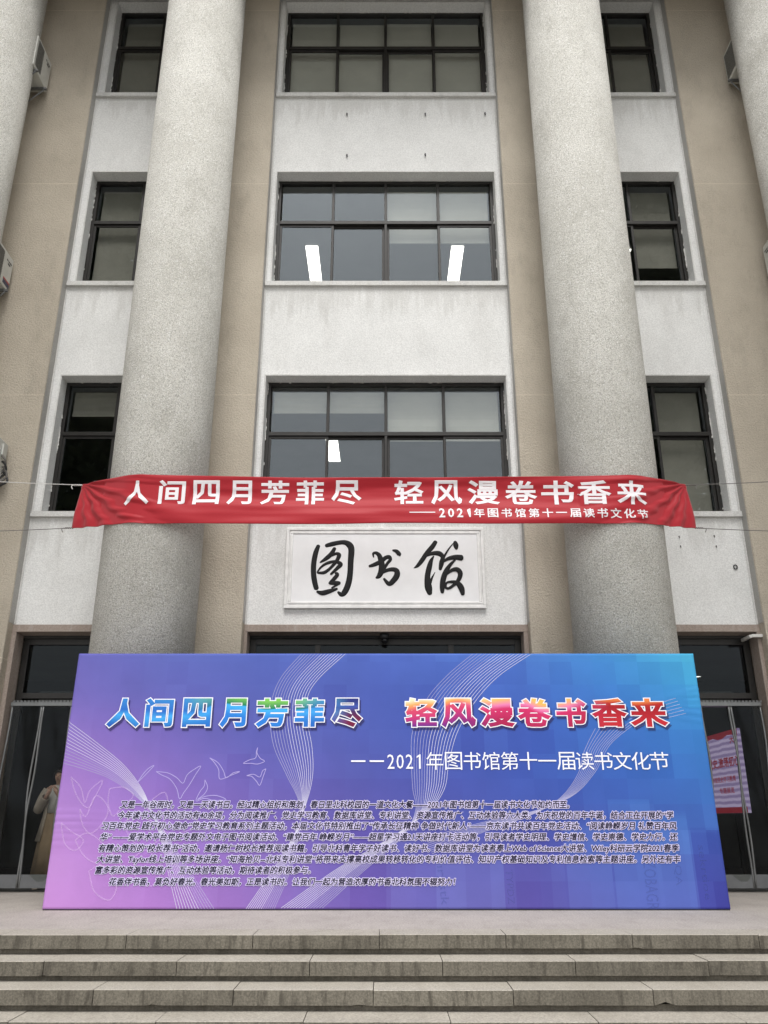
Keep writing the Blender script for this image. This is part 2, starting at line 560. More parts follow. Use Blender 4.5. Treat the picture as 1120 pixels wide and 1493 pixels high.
def window(x0, x1, z0, z1, n, blinds, sill, label=None):
    """n panes across, a fixed row over a sliding row; blinds = [(pane_from, pane_to, bottom_z)]"""
    fr = MB()
    yb = GLZ + 0.06
    yf = GLZ - 0.03
    zt = z0 + 1.41
    e = 0.004
    x0, x1, z1 = x0 + e, x1 - e, z1 - e
    o = 0.055
    fr.box(x0, x0 + o, yf, yb, z0, z1)
    fr.box(x1 - o, x1, yf, yb, z0, z1)
    fr.box(x0 + o, x1 - o, yf, yb, z1 - 0.05, z1)
    fr.box(x0 + o, x1 - o, yf, yb, z0, z0 + 0.05)
    fr.box(x0 + o, x1 - o, yf - 0.012, yb, zt - 0.035, zt + 0.03)
    pw = (x1 - x0 - 2 * o) / n
    for i in range(1, n):
        x = x0 + o + pw * i
        h = 0.024
        fr.box(x - h, x + h, yf + 0.005, yb - 0.004, zt + 0.03, z1 - 0.05)
    if n == 4:
        x = (x0 + x1) / 2
        fr.box(x - 0.022, x + 0.022, yf - 0.006, yb - 0.004, z0 + 0.05, zt - 0.035)
    # sliding sashes
    gl = MB()
    xs = [x0 + o + pw * i for i in range(n + 1)]
    for i in range(n):
        back = (i % 2 == 1) if i < n / 2 or n == 2 else (i % 2 == 0)
        ya = GLZ + (0.022 if back else -0.016)
        yc = ya + 0.03
        a, b = xs[i] + (0.022 if (n == 4 and i == 2) else 0.0), xs[i + 1] - (0.022 if (n == 4 and i == 1) else 0.0)
        if i % 2 == 0:
            b += 0.02
        else:
            a -= 0.02
        z_a, z_b = z0 + 0.052, zt - 0.037
        w = 0.042
        fr.box(a, a + w, ya, yc, z_a, z_b)
        fr.box(b - w, b, ya, yc, z_a, z_b)
        fr.box(a + w, b - w, ya, yc, z_b - w, z_b)
        fr.box(a + w, b - w, ya, yc, z_a, z_a + w)
        gl.box(a + w, b - w, ya + 0.012, ya + 0.018, z_a + w, z_b - w)
        gl.box(xs[i] + 0.024, xs[i + 1] - 0.024, GLZ + 0.012, GLZ + 0.018, zt + 0.03, z1 - 0.05)
    f = fr.build('window', M['frame'], bld, 0.003)
    if label:
        f['label'] = label
    gl.build('pane', M['glass'], f)
    for a, b, zb in blinds:
        bl = MB()
        xa, xb = xs[a] + 0.03, xs[b] - 0.03
        yb_ = GLZ + 0.16 + 0.01 * (a % 2)
        k = 14
        ring = []
        for j in range(k + 1):
            zz = z1 - 0.08 - (z1 - 0.08 - zb) * j / k
            dy = 0.006 * math.sin(j * 1.3 + a * 2)
            ring.append((yb_ + dy, zz))
        for (ya, za), (yc, zc) in zip(ring[:-1], ring[1:]):
            bl.hexa([(xa, yc, zc), (xb, yc, zc), (xb, yc + 0.002, zc), (xa, yc + 0.002, zc), (xa, ya, za), (xb, ya, za), (xb, ya + 0.002, za), (xa, ya + 0.002, za)])
        bl.box(xa, xb, yb_ - 0.008, yb_ + 0.012, zb - 0.025, zb - 0.001)
        bl.build('blind', M['blind'] if n == 4 else M['blind_dim'], f)
    s = MB()
    s.box(sill[0], sill[1], WALL - 0.055, WALL - 0.001, z0 - 0.085, z0 - 0.001)
    s.box(x0 - e, x1 + e, WALL, GLZ - 0.035, z0 + 0.001, z0 + 0.006)
    s.build('sill', M['sill'], f, 0.006)
    se = MB()
    ys = GLZ - 0.045
    rough_line(se, (x0 + 0.001, 0, z0 + 0.05), (x0 + 0.001, 0, z1 - 0.02), -0.03, 0.13, ys)
    rough_line(se, (x1 - 0.001, 0, z0 + 0.05), (x1 - 0.001, 0, z1 - 0.02), 0.03, 0.13, ys)
    rough_line(se, (x0 + 0.05, 0, z1 - 0.001), (x1 - 0.05, 0, z1 - 0.001), -0.018, 0.28, ys)
    se.build('sealant', M['sealant'], f)
    return f

for i, (z0, z1) in enumerate(zip(SILLS, HEADS)):
    zt = z0 + 1.41
    cx = [XC - 1.92, XC + 1.92]
    if i == 0:
        bl = [(0, 2, zt + 0.48), (2, 4, zt - 0.02)]
    elif i == 1:
        bl = [(2, 4, zt - 0.27)]
    else:
        bl = [(0, 1, z0 + 0.05), (1, 2, z0 + 0.03), (2, 3, z0 + 0.06), (3, 4, z0 + 0.04)]
    window(cx[0], cx[1], z0, z1, 4, bl, (XC - 2.02, XC + 2.03))
    bl = [[(0, 1, zt + 0.42)], [(0, 1, z0 + 0.18), (1, 2, zt - 0.5)], [(0, 2, z0 + 0.04)]][i]
    window(XC - 5.19, XC - 3.47, z0, z1, 2, bl, (XC - 5.33, XC - 3.38))
    bl = [[(1, 2, z0 + 0.12)], [(1, 2, z0 + 0.62)], [(0, 2, z0 + 0.04)]][i]
    window(XC + 3.47, XC + 5.19, z0, z1, 2, bl, (XC + 3.38, XC + 5.37))

# anchor bolts left in the white panels
for p in ((506, 167), (620, 167), (506, 227), (620, 226), (707, 166), (990, 782), (992, 796), (1041, 781), (1044, 796), (1020, 1060)):
    q = at(p[0], p[1], WALL)
    if q.z < 3.6:
        continue
    b = MB()
    kk = 1.0 if q.z > 8 else 0.55
    b.tube([q + Vector((0, 0.01, 0)), q + Vector((0, -0.035 * kk, -0.004))], 0.013 * kk, 8)
    b.tube([q + Vector((0, -0.02 * kk, -0.01)), q + Vector((0.004, -0.03 * kk, -0.05 * kk))], 0.010 * kk, 6)
    b.build('anchor_bolt', M['dark'], bld)
q = at(1072, 827, WALL)
b = MB()
b.tube([q + Vector((0.026 * math.cos(a), -0.012, 0.032 * math.sin(a))) for a in [i * math.pi / 8 for i in range(17)]], 0.008, 6)
b.build('pipe_collar', M['dark'], bld)

# ------------------------------------------------------------------ doors
for bi, (bx0, bx1, ox0, ox1) in enumerate(BAYS):
    a, b = bx0 + XC, bx1 + XC
    oa, ob = (XC - 1.98, XC + 1.96) if bi == 0 else ((XC - 5.27, XC - 3.42) if bi == 1 else (XC + 3.42, XC + 5.28))
    s = MB()
    s.box(a + 0.001, b - 0.001, WALL - 0.03, GLZ - 0.02, 3.40, 3.508)
    s.box(a + 0.001, oa, WALL - 0.03, GLZ - 0.02, 0.001, 3.399)
    s.box(ob, b - 0.001, WALL - 0.03, GLZ - 0.02, 0.001, 3.399)
    # thin lip that edges the opening
    s.box(oa - 0.012, oa, WALL - 0.04, WALL - 0.031, 0.001, 3.40)
    s.box(ob, ob + 0.012, WALL - 0.04, WALL - 0.031, 0.001, 3.40)
    s.box(oa - 0.012, ob + 0.012, WALL - 0.04, WALL - 0.031, 3.402, 3.416)
    piece('door_surround', s, M['brownstone'], 0.004)
    # concealed strip of wall behind the surround
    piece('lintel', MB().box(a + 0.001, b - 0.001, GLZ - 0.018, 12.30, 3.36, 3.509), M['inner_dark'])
    d = MB()
    y0, y1 = GLZ, GLZ + 0.07
    d.box(oa, oa + 0.09, y0, y1, 0, 3.355)
    d.box(ob - 0.09, ob, y0, y1, 0, 3.355)
    d.box(oa + 0.09, ob - 0.09, y0, y1, 3.27, 3.355)
    d.box(oa + 0.09, ob - 0.09, y0 - 0.01, y1, 2.50, 2.58)
    gl = MB()
    if bi == 0:
        for x in (-0.96, 0.97):
            d.box(x - 0.04, x + 0.04, y0 + 0.004, y1, 2.58, 3.27)
        gl.box(oa + 0.09, ob - 0.09, y0 + 0.03, y0 + 0.036, 2.58, 3.27)
        for x in (-0.96, 0.0, 0.97):
            d.box(x - 0.05, x + 0.05, y0 + 0.004, y1, 0, 2.50)
        gl.box(oa + 0.09, ob - 0.09, y0 + 0.03, y0 + 0.036, 0.05, 2.50)
    else:
        gl.box(oa + 0.09, ob - 0.09, y0 + 0.03, y0 + 0.036, 2.58, 3.27)
    f = d.build('door', M['frame'], bld, 0.004)
    gl.build('pane', M['door_glass'], f)
    if bi:
        # air-curtain box over the doors and the clear plastic door curtain that hangs in front
        s = -1 if bi == 1 else 1
        k = MB()
        xa, xb = sorted((s * 4.98 + XC, s * 3.5 + XC))
        k.box(xa, xb, GLZ + 0.1, GLZ + 0.34, 2.42, 2.62)
        k.build('air_curtain', M['steel'], f, 0.02)
        xs_ = [s * v + XC for v in (5.24, 4.80, 4.38, 3.96, 3.54)]
        rail, pv, st_, bt = MB(), MB(), MB(), MB()
        yc = 11.84
        rail.box(min(xs_), max(xs_), yc - 0.02, yc + 0.02, 2.38, 2.43)
        for i in range(34):
            x = min(xs_) + 0.03 + i * 0.05
            rail.box(x, x + 0.03, yc - 0.028, yc - 0.004, 2.432, 2.45)
        for i in range(4):
            a_, b_ = sorted(xs_[i:i + 2])
            nz = 22
            cols = []
            for j in range(nz + 1):
                z = 0.05 + 2.33 * j / nz
                sag = 0.045 * math.sin(math.pi * j / nz) * (1 if i % 2 else 0.5) + 0.004 * math.sin(j * 0.8 + i)
                sx = 0.02 * math.sin(j * 0.37 + i * 2.1) * math.sin(math.pi * j / nz)
                cols.append((z, yc - sag, sx))
            nx = 5
            for j in range(nz):
                for t_ in range(nx):
                    def P(jj, tt):
                        z, y, sx = cols[jj]
                        u = tt / nx
                        return (a_ + 0.03 + (b_ - a_ - 0.06) * u + sx, y + 0.004 * math.sin(u * 5 + jj * 0.3 + i), z)
                    pv.poly([P(j, t_), P(j, t_ + 1), P(j + 1, t_ + 1), P(j + 1, t_)], True)
            for xe in (a_ + 0.016, b_ - 0.016):
                st_.tube([(xe + sx, y, z) for z, y, sx in cols], 0.015, 6)
            bt.box(a_ + 0.012, b_ - 0.012, yc - 0.012, yc + 0.012, 0.05, 0.215)
        rail.build('curtain_rail', M['steel'], f, 0)
        c = pv.build('plastic_curtain', M['pvc'], f, fix=False)
        bm = bmesh.new()
        bm.from_mesh(c.data)
        bmesh.ops.remove_doubles(bm, verts=bm.verts, dist=0.0005)
        bm.to_mesh(c.data)
        bm.free()
        st_.build('curtain_edge', M['steel'], f)
        bt.build('curtain_hem', plain('grey_curtain_hem', (0.13, 0.135, 0.14), 0.6, 0, 0.15, 4) if 'hem' not in M else M['hem'], f, 0.004)

# white cable trunking at the corner of the right door
k = MB()
q = at(1098, 927, WALL - 0.08)
k.box(q.x - 0.02, q.x + 0.13, WALL - 0.10, WALL - 0.042, q.z - 0.022, q.z + 0.022)
k.box(q.x - 0.06, q.x - 0.021, WALL - 0.10, GLZ - 0.05, q.z - 0.03, q.z + 0.012)
k.tube(catmull([(q.x + 0.13, WALL - 0.07, q.z), (q.x + 0.2, WALL - 0.1, q.z + 0.03), (q.x + 0.28, WALL - 0.22, q.z + 0.05), (q.x + 0.5, PIL - 0.02, q.z + 0.05)]), 0.014, 8)
k.build('cable_trunking', M['whitecord'], bld, 0.004)

# ------------------------------------------------------------------ lamps inside
def ceiling_lamp(name, label, x, y, z, w, l, group):
    t_ = thing(name, label, 'ceiling light', (x, y, z), group)
    h = MB()
    h.box(x - w / 2, x + w / 2, y - l / 2, y + l / 2, z - 0.02, z - 0.002)
    r_ = MB()
    e = 0.02
    r_.box(x - w / 2 - e, x - w / 2 - 0.001, y - l / 2 - e, y + l / 2 + e, z - 0.03, z - 0.002)
    r_.box(x + w / 2 + 0.001, x + w / 2 + e, y - l / 2 - e, y + l / 2 + e, z - 0.03, z - 0.002)
    h.build('diffuser', M['lamp'], t_)
    r_.build('trim', M['ac'], t_)
G = 'lit ceiling lights seen through the windows'
ceiling_lamp('ceiling_light', 'lit strip light in the left half of the third floor middle window', -1.52, 15.1, 12.22, 0.26, 1.2, G)
ceiling_lamp('ceiling_light', 'lit strip light in the right half of the third floor middle window', 1.55, 15.1, 12.22, 0.26, 1.2, G)
ceiling_lamp('ceiling_light', 'lit strip light in the middle window just above the red banner', -1.06, 15.8, 8.12, 0.24, 1.2, G)
ceiling_lamp('ceiling_light', 'lit strip light in the third floor window right of the right column', 5.1, 15.2, 12.22, 0.26, 1.2, G)
def downlight(label, x, y, z):
    t_ = thing('downlight', label, 'ceiling light', (x, y, z), 'round lobby downlights')
    MB().lathe(x, y, [(0.09, z - 0.012), (0.09, z - 0.002)], 20).build('lens', M['lamp'], t_)
    m = MB()
    m.tube([(x + 0.105 * math.cos(a), y + 0.105 * math.sin(a), z - 0.01) for a in [i * math.pi / 12 for i in range(25)]], 0.012, 6)
    m.build('rim', M['ac'], t_)
downlight('small lit downlight over the middle entrance, left of the dome camera', -1.34, 13.3, 3.60)
downlight('small lit downlight over the middle entrance, right of the dome camera', 1.36, 13.3, 3.60)
downlight('small lit downlight beside the top right edge of the purple display board', 6.3, 16.9, 3.60)

# dome camera
q = at(561, 931, 11.86)
t_ = thing('security_camera', 'small dark dome security camera under the middle door lintel', 'security camera', (q.x, 11.86, 3.40))
MB().lathe(q.x, 11.86, [(0.05, 3.325), (0.068, 3.33), (0.07, 3.399)], 24).build('housing', M['dark'], t_)
MB().lathe(q.x, 11.86, [(0.008, 3.262), (0.03, 3.272), (0.045, 3.295), (0.048, 3.324)], 24).build('dome', plain('smoked_dome', (0.01, 0.01, 0.012), 0.08), t_)

# ------------------------------------------------------------------ stone name plaque with brush characters
pl = thing('name_plaque', 'white carved library name plaque with black brush characters over the middle door', 'sign', (0.02, WALL, 3.73))
x0, x1, z0, z1 = -1.445, 1.475, 3.74, 4.97
p = MB()
p.box(x0 + 0.10, x1 - 0.10, WALL - 0.045, WALL - 0.002, z0 + 0.10, z1 - 0.09)
p.build('panel', plain('white_marble', (0.80, 0.80, 0.805), 0.5, 0, 0.05, 2.5), pl)
fr = MB()
def ring(mb, a, b, c, d, w, y0_, y1_):
    mb.box(a, b, y0_, y1_, d - w, d)
    mb.box(a, b, y0_, y1_, c, c + w)
    mb.box(a, a + w, y0_, y1_, c + w, d - w)
    mb.box(b - w, b, y0_, y1_, c + w, d - w)
ring(fr, x0, x1, z0, z1, 0.045, WALL - 0.060, WALL - 0.002)
ring(fr, x0 + 0.046, x1 - 0.046, z0 + 0.046, z1 - 0.046, 0.018, WALL - 0.048, WALL - 0.002)
ring(fr, x0 + 0.065, x1 - 0.065, z0 + 0.065, z1 - 0.065, 0.034, WALL - 0.056, WALL - 0.002)
fr.build('moulding', plain('plaque_border', (0.78, 0.775, 0.76), 0.7, 0, 0.10, 9), pl, 0.006)
STROKES = {
 '图': [
  [(195,205,20),(165,285,27),(142,400,28),(138,520,28),(150,620,28),(172,705,26)],
  [(285,205,20),(350,187,25),(430,170,24),(500,166,26),(555,195,34),(580,250,33),(572,380,31),(567,500,30),(555,600,31),(530,690,32),(495,755,30),(460,772,24),(425,745,12)],
  [(385,235,18),(345,300,24),(285,355,22),(215,400,8)],
  [(330,330,12),(400,298,16),(436,312,22),(425,350,21),(395,400,18),(330,470,16),(270,515,18),(215,522,14),(185,512,9),(230,452,12),(300,408,16),(390,390,17),(455,420,22),(420,462,20),(340,538,12)],
  [(398,525,15),(415,545,20),(370,600,20),(325,642,12),(380,640,22),(440,640,16),(400,668,12),(350,698,8)],
  [(180,740,12),(240,757,26),(320,737,24),(412,708,12)]],
 '书': [
  [(840,340,7),(835,297,13),(870,290,18),(905,320,24),(925,380,30),(935,440,32),(925,510,30),(900,560,25),(870,580,12)],
  [(790,445,14),(850,425,22),(920,392,24),(980,345,22),(1020,338,22),(1032,368,19),(1000,412,16),(950,482,20)],
  [(950,512,18),(1010,487,20),(1070,482,24),(1108,500,28),(1112,545,31),(1080,600,30),(1020,650,24),(960,590,12)],
  [(1062,258,9),(1105,270,21),(1138,305,22),(1146,322,9)]],
 '馆': [
  [(1562,160,22),(1520,222,26),(1460,290,24),(1400,380,24),(1350,440,18),(1308,466,4)],
  [(1440,332,9),(1500,302,19),(1560,292,25),(1610,300,28),(1645,340,23),(1630,410,26),(1615,482,16)],
  [(1540,328,7),(1510,380,20),(1490,450,28),(1470,540,29),(1468,620,33),(1480,700,38),(1495,765,24)],
  [(1500,640,14),(1520,580,10),(1555,515,3)],
  [(1788,160,18),(1798,200,28),(1805,240,16)],
  [(1765,180,5),(1710,250,8),(1660,335,12)],
  [(1660,385,12),(1720,352,20),(1800,340,28),(1865,347,32)],
  [(1790,370,9),(1730,430,18),(1680,510,26),(1650,600,29),(1640,690,27),(1640,750,18)],
  [(1690,540,10),(1750,492,18),(1810,482,25),(1848,520,26),(1840,580,23),(1800,640,18),(1720,700,14),(1680,690,13),(1690,640,11),(1750,627,16),(1820,645,26),(1862,700,31),(1880,772,20)]],
}
for ch, strokes in STROKES.items():
    m = MB()
    for si, s in enumerate(strokes):
        pts, rr = [], []
        sm = catmull(s, 7)
        for x, y, r_ in sm:
            w = at(440 + x / 8, 770 + y / 8, WALL - 0.047)
            pts.append(Vector((w.x, WALL - 0.0465 - 0.0007 * si, w.z)))
            rr.append(max(r_, 2) / 8 / FPX * 13.6)
        # rounded ends
        d0 = (pts[0] - pts[1]).normalized() * rr[0] * 0.6
        d1 = (pts[-1] - pts[-2]).normalized() * rr[-1] * 0.6
        pts = [pts[0] + d0, pts[0] + d0 * 0.5] + pts + [pts[-1] + d1 * 0.5, pts[-1] + d1]
        rr = [rr[0] * 0.35, rr[0] * 0.8] + rr + [rr[-1] * 0.8, rr[-1] * 0.35]
        m.tube(pts, rr, 10, flat=(1, 0.2))
    m.build('brush_character', M['black'], pl)

# ------------------------------------------------------------------ text helper
_cache = {}
def glyphs(body, bold=0.0, shear=0.0, res=2):
    """filled outline mesh of a line of text, one unit high: (verts, faces)"""
    key = (body, bold, shear, res)
    if key in _cache:
        return _cache[key]
    if body == '1':                                      # the built-in numeral one is a bare bar: give it its flag
        _cache[key] = ([(0.22, 0, bold), (0.35, 0, bold), (0.35, 0.70, bold), (0.26, 0.70, bold), (0.06, 0.60, bold), (0.06, 0.52, bold), (0.22, 0.59, bold)], [tuple(range(7))])
        return _cache[key]
    c = bpy.data.curves.new('lettering', 'FONT')
    c.body = body
    c.size = 1
    c.shear = shear
    c.resolution_u = res
    if bold:
        c.bevel_depth = bold
        c.bevel_resolution = 1
    o = bpy.data.objects.new('lettering', c)
    COL.objects.link(o)
    dg = bpy.context.evaluated_depsgraph_get()
    me = bpy.data.meshes.new_from_object(o.evaluated_get(dg))
    v = [tuple(q.co) for q in me.vertices]
    f = [tuple(q.vertices) for q in me.polygons]
    bpy.data.objects.remove(o)
    bpy.data.curves.remove(c)
    bpy.data.meshes.remove(me)
    if bold:                                             # keep the front half only
        keep = [q for q in f if min(v[i][2] for i in q) > -bold * 0.05]
        used = sorted({i for q in keep for i in q})
        mp = {i: k for k, i in enumerate(used)}
        v = [v[i] for i in used]
        f = [tuple(mp[i] for i in q) for q in keep]
    _cache[key] = (v, f)
    return v, f

def put_text(mb, body, x0, x1, y0, y1, fn, bold=0.0, shear=0.0, lift=0.0, ztop=0.0012, fit='both', box=None, cuts=0):
    """lay a text into the rectangle x0..x1, y0..y1 of a surface; fn(u, v, h) gives the 3D point"""
    v, f = glyphs(body, bold, shear)
    if box is None:
        v0, _ = glyphs(body, 0.0, shear)
        box = (min(q[0] for q in v0), max(q[0] for q in v0), min(q[1] for q in v0), max(q[1] for q in v0))
    sx = (x1 - x0) / (box[1] - box[0])
    sy = (y1 - y0) / (box[3] - box[2]) if fit == 'both' else sx
    if cuts:
        bm = bmesh.new()
        vv = [bm.verts.new(q) for q in v]
        for q in f:
            try:
                bm.faces.new([vv[i] for i in q])
            except ValueError:
                pass
        bmesh.ops.triangulate(bm, faces=bm.faces)
        for _ in range(cuts):
            es = [e for e in bm.edges if e.calc_length() > 0.12]
            if es:
                bmesh.ops.subdivide_edges(bm, edges=es, cuts=1)
                bmesh.ops.triangulate(bm, faces=bm.faces)
        bm.verts.index_update()
        v = [tuple(q.co) for q in bm.verts]
        f = [tuple(q.index for q in fc.verts) for fc in bm.faces]
        bm.free()
    n = len(mb.v)
    for x, y, z in v:
        h = lift + (ztop * z / bold if bold else 0)
        mb.v.append(tuple(fn(x0 + (x - box[0]) * sx, y0 + (y - box[2]) * sy, h)))
    mb.f += [tuple(n + i for i in q) for q in f]
    mb.smooth += [False] * len(f)

# ------------------------------------------------------------------ red banner
ban = thing('festival_banner', 'red cloth banner with white characters stretched across the two middle columns', 'banner', (0, 10.1, 4.45))
RB = 0.672
path = []
ex, ey = -4.135, 10.55
cxl, cyl = -3.15, 10.8
dist = math.hypot(ex - cxl, ey - cyl)
th0 = math.atan2(ey - cyl, ex - cxl) % (2 * math.pi)
tt = th0 + math.acos(RB / dist)
half = []
tp_ = (cxl + RB * math.cos(tt), cyl + RB * math.sin(tt))
for i in range(20):
    k = i / 20
    half.append((ex + (tp_[0] - ex) * k, ey + (tp_[1] - ey) * k))
for i in range(16):
    a = tt + (1.5 * math.pi - tt) * i / 16
    half.append((cxl + RB * math.cos(a), cyl + RB * math.sin(a)))
yfr = cyl - RB
for i in range(60):
    half.append((cxl + (0 - cxl) * i / 60, yfr))
path = half + [(0, yfr)] + [(-x, y) for x, y in reversed(half)]
# arc-length parametrisation by the plain x coordinate is enough: x is monotonic
PX = [q[0] for q in path]
import bisect
def ban_xy(x):
    x = min(max(x, PX[0]), PX[-1])
    i = min(max(bisect.bisect_right(PX, x) - 1, 0), len(PX) - 2)
    k = (x - PX[i]) / (PX[i + 1] - PX[i])
    a, b = path[i], path[i + 1]
    nx, ny = (b[1] - a[1]), -(b[0] - a[0])
    l = math.hypot(nx, ny)
    return a[0] + (b[0] - a[0]) * k, a[1] + (b[1] - a[1]) * k, nx / l, ny / l
def ban_edges(x):
    a = abs(x)
    top = 5.112 + 0.045 * min(1, a / 3.15) ** 2
    bot = 4.468 + 0.010 * min(1, a / 3.0) ** 2
    if a > 3.1:
        k = min(1, (a - 3.1) / 1.03)
        top += 0.035 * k
        bot += 0.078 * k ** 1.3
    return bot, top
def ban_fold(x, v):
    a = abs(x)
    n1 = noise.noise((x * 0.55, v * 2.2, 1.7))
    n2 = noise.noise((x * 0.9 + 5, v * 5.5, 3.1))
    n3 = noise.noise((x * 1.6, v * 11.0, 9.3))
    mid = max(0.0, 1 - (a / 3.3) ** 4)
    d = mid * (0.058 * math.sin(v * 6.3 + 0.7 + 0.5 * n1) * (0.6 + 0.4 * n1) + 0.022 * n2 + 0.004 * n3)
    if a > 2.2:                                          # creases that run to the tied upper corners
        k = min(1, (a - 2.2) / 0.9)
        r = 4.14 - a
        ang = math.atan2((1 - v) * 0.66 + 0.02, max(r, 0.02))
        d += k * 0.020 * math.sin(ang * 22 + 1.3 * n2) * min(1, r / 0.25 + 0.15)
        if a > 2.7:
            d += 0.011 * k * math.sin(v * 34 + x * 3 + 3 * n1) * max(0, 1 - abs(a - 3.3) / 0.55)
        d += 0.05 * max(0, (a - 3.5) / 0.6) * (1 - v) * math.sin(v * 3.1)
    return max(d, -0.0) if 2.55 < a < 3.75 else d
def ban_pt(x, z, h):
    bot, top = ban_edges(x)
    v = (z - bot) / (top - bot)
    bx, by, nx, ny = ban_xy(x)
    d = ban_fold(x, v) + h
    return (bx + nx * d, by + ny * d, z)
NX, NV = 420, 56
cl = MB()
for i in range(NX + 1):
    x = PX[0] + (PX[-1] - PX[0]) * i / NX
    bot, top = ban_edges(x)
    for j in range(NV + 1):
        v = j / NV
        # slanted, scalloped ends
        k = max(0, (abs(x) - 3.6) / 0.535)
        xe = x + (1 if x > 0 else -1) * k * (0.055 * (1 - v) - 0.05 * math.sin(math.pi * v) * 0.3)
        sag = 0.012 * math.sin(x * 2.2 + 1) * (1 - v) * (1 - min(1, abs(x) / 3)) if v < 0.02 else 0
        q = ban_pt(x, bot + (top - bot) * v, 0)
        cl.v.append((q[0] + (xe - x), q[1], q[2] + sag))
for i in range(NX):
    for j in range(NV):
        a = i * (NV + 1) + j
        cl.f.append((a, a + NV + 1, a + NV + 2, a + 1))
        cl.smooth.append(True)
mcl, nt, b = mat_new('red_banner_cloth')
b.inputs['Base Color'].default_value = (0.37, 0.012, 0.021, 1)
b.inputs['Roughness'].default_value = 0.5
b.inputs['Specular IOR Level'].default_value = 0.25
b.inputs['Sheen Weight'].default_value = 0.15
wv = noise_n(nt, 260, 2, 0.5)
bump(nt, b, wv.outputs[0], 0.12, 0.003)
cloth = cl.build('cloth', mcl, ban, fix=False)
sm = cloth.modifiers.new('thickness', 'SOLIDIFY')
sm.thickness = 0.002
sm.offset = 0
mw = plain('banner_white_ink', (0.78, 0.74, 0.76), 0.5)
tm = MB()
YB = 10.128
def banpx(px, py):
    return at(px, py, YB)
big = {'人': (180, 219), '间': (231, 271), '四': (281, 320), '月': (331, 367), '芳': (380, 421), '菲': (432, 472), '尽': (484, 526),
       '轻': (576, 616), '风': (630, 672), '漫': (684, 726), '卷': (739, 781), '书': (792, 835), '香': (845, 888), '来': (902, 941)}
for ch, (a, b_) in big.items():
    p0, p1 = banpx(a, 734.5), banpx(b_, 702)
    put_text(tm, ch, p0.x, p1.x, p0.z, p1.z, ban_pt, bold=0.022, lift=0.004, ztop=0.002, cuts=3)
tm.build('lettering', mw, ban)
tm = MB()
sub = '2021年图书馆第十一届读书文化节'
xs0, xs1 = 640, 944
n_ = len(sub)
adv = (xs1 - xs0 - 17) / (n_ - 1)
cx_ = [646, 664, 682, 697, 713, 731, 752, 770, 789, 809, 829, 849, 868, 887, 906, 921, 937]
cx_ = [644.5, 657.5, 670.5, 683.5, 698.5, 718, 737.5, 757.5, 777.5, 797, 815.5, 838, 859, 879, 899, 919, 937]
cx_ = cx_[:4] + [698.5 + (938 - 698.5) * i / (n_ - 5) for i in range(n_ - 4)]
for ch, c_ in zip(sub, cx_):
    hw = (2.2 if ch == '1' else 3.9) if ch.isdigit() else 7.0
    p0, p1 = banpx(c_ - hw, 755.5), banpx(c_ + hw, 742)
    if ch in '十一':
        put_text(tm, ch, p0.x, p1.x, p0.z, p1.z, ban_pt, bold=0.02, lift=0.004, ztop=0.002, cuts=2, fit='x' if ch == '一' else 'both',
                 box=(0.05, 0.95, -0.08, 0.84) if ch == '一' else None)
    else:
        put_text(tm, ch, p0.x, p1.x, p0.z, p1.z, ban_pt, bold=0.02, lift=0.004, ztop=0.002, cuts=2)
p0, p1 = banpx(597, 748.7), banpx(634.5, 747.3)
for i in range(8):
    xa, xb = p0.x + (p1.x - p0.x) * i / 8, p0.x + (p1.x - p0.x) * (i + 1) / 8
    tm.poly([ban_pt(xa, p0.z, 0.005), ban_pt(xb, p0.z, 0.005), ban_pt(xb, p1.z, 0.005), ban_pt(xa, p1.z, 0.005)])
tm.build('subtitle_lettering', mw, ban)
# cords
for s in (-1, 1):
    xe = 4.135 * s
    for zc, yc_, endz, dx in ((5.185, 10.55, 5.205, 0.0), (4.565, 10.55, 4.40, 0.05)):
        m = MB()
        a = Vector((xe + s * (dx - 0.02), yc_, zc))
        e = Vector((s * 6.42, 10.24, endz))
        m.tube([a.lerp(e, i / 12) + Vector((0, 0, -0.02 * math.sin(math.pi * i / 12))) for i in range(13)], 0.0055, 6)
        # wrap round the outer column
        m.tube([(s * 6.83 + 0.668 * math.cos(an), 10.8 + 0.668 * math.sin(an), endz) for an in
                [(R(235) if s < 0 else R(305)) + i * 2 * math.pi / 40 for i in range(41)]], 0.006, 6)
        for i in range(5):
            m.tube([a + Vector((s * 0.025 * i, 0, 0.008)), a + Vector((s * (0.025 * i + 0.02), -0.006, -0.012))], 0.009, 6)
        tl = a + Vector((s * 0.1, 0, 0))
        m.tube(catmull([tl, tl + Vector((s * 0.05, -0.02, -0.02)), tl + Vector((s * 0.03, -0.03, -0.07))]), 0.006, 6)
        m.build('cord', M['whitecord'] if zc > 5 and s < 0 else M['cord'], ban)

# ------------------------------------------------------------------ printed display board
brd = thing('display_board', 'wide purple and blue printed event board standing in front of the columns', 'display board', (0.025, 9.66, 0))
BX0, BX1 = -3.585, 3.635
BW = BX1 - BX0
BH = 2.715
LEAN = math.atan2(0.13, BH)
BY = 9.62
cl_, sl_ = math.cos(LEAN), math.sin(LEAN)
def brd_pt(x, w, h=0.0):
    """x across, w up the sheet, h out of its face"""
    return (x, BY + w * sl_ - h * cl_, w * cl_ + 0.012 + h * sl_)
def bpx(px, py):
    """photo pixel -> (x, w) on the sheet"""
    a, b = (px - 560) / FPX, -(py - 746.5) / FPX
    c, s = math.cos(PITCH), math.sin(PITCH)
    d = Vector((a, c - b * s, s + b * c))
    n = Vector((0, -cl_, sl_))
    o = Vector((0, BY, 0.012))
    t = (o - Vector((0, 0, CAMH))).dot(n) / d.dot(n)
    q = Vector((0, 0, CAMH)) + d * t
    return q.x, (q.z - 0.012) / cl_
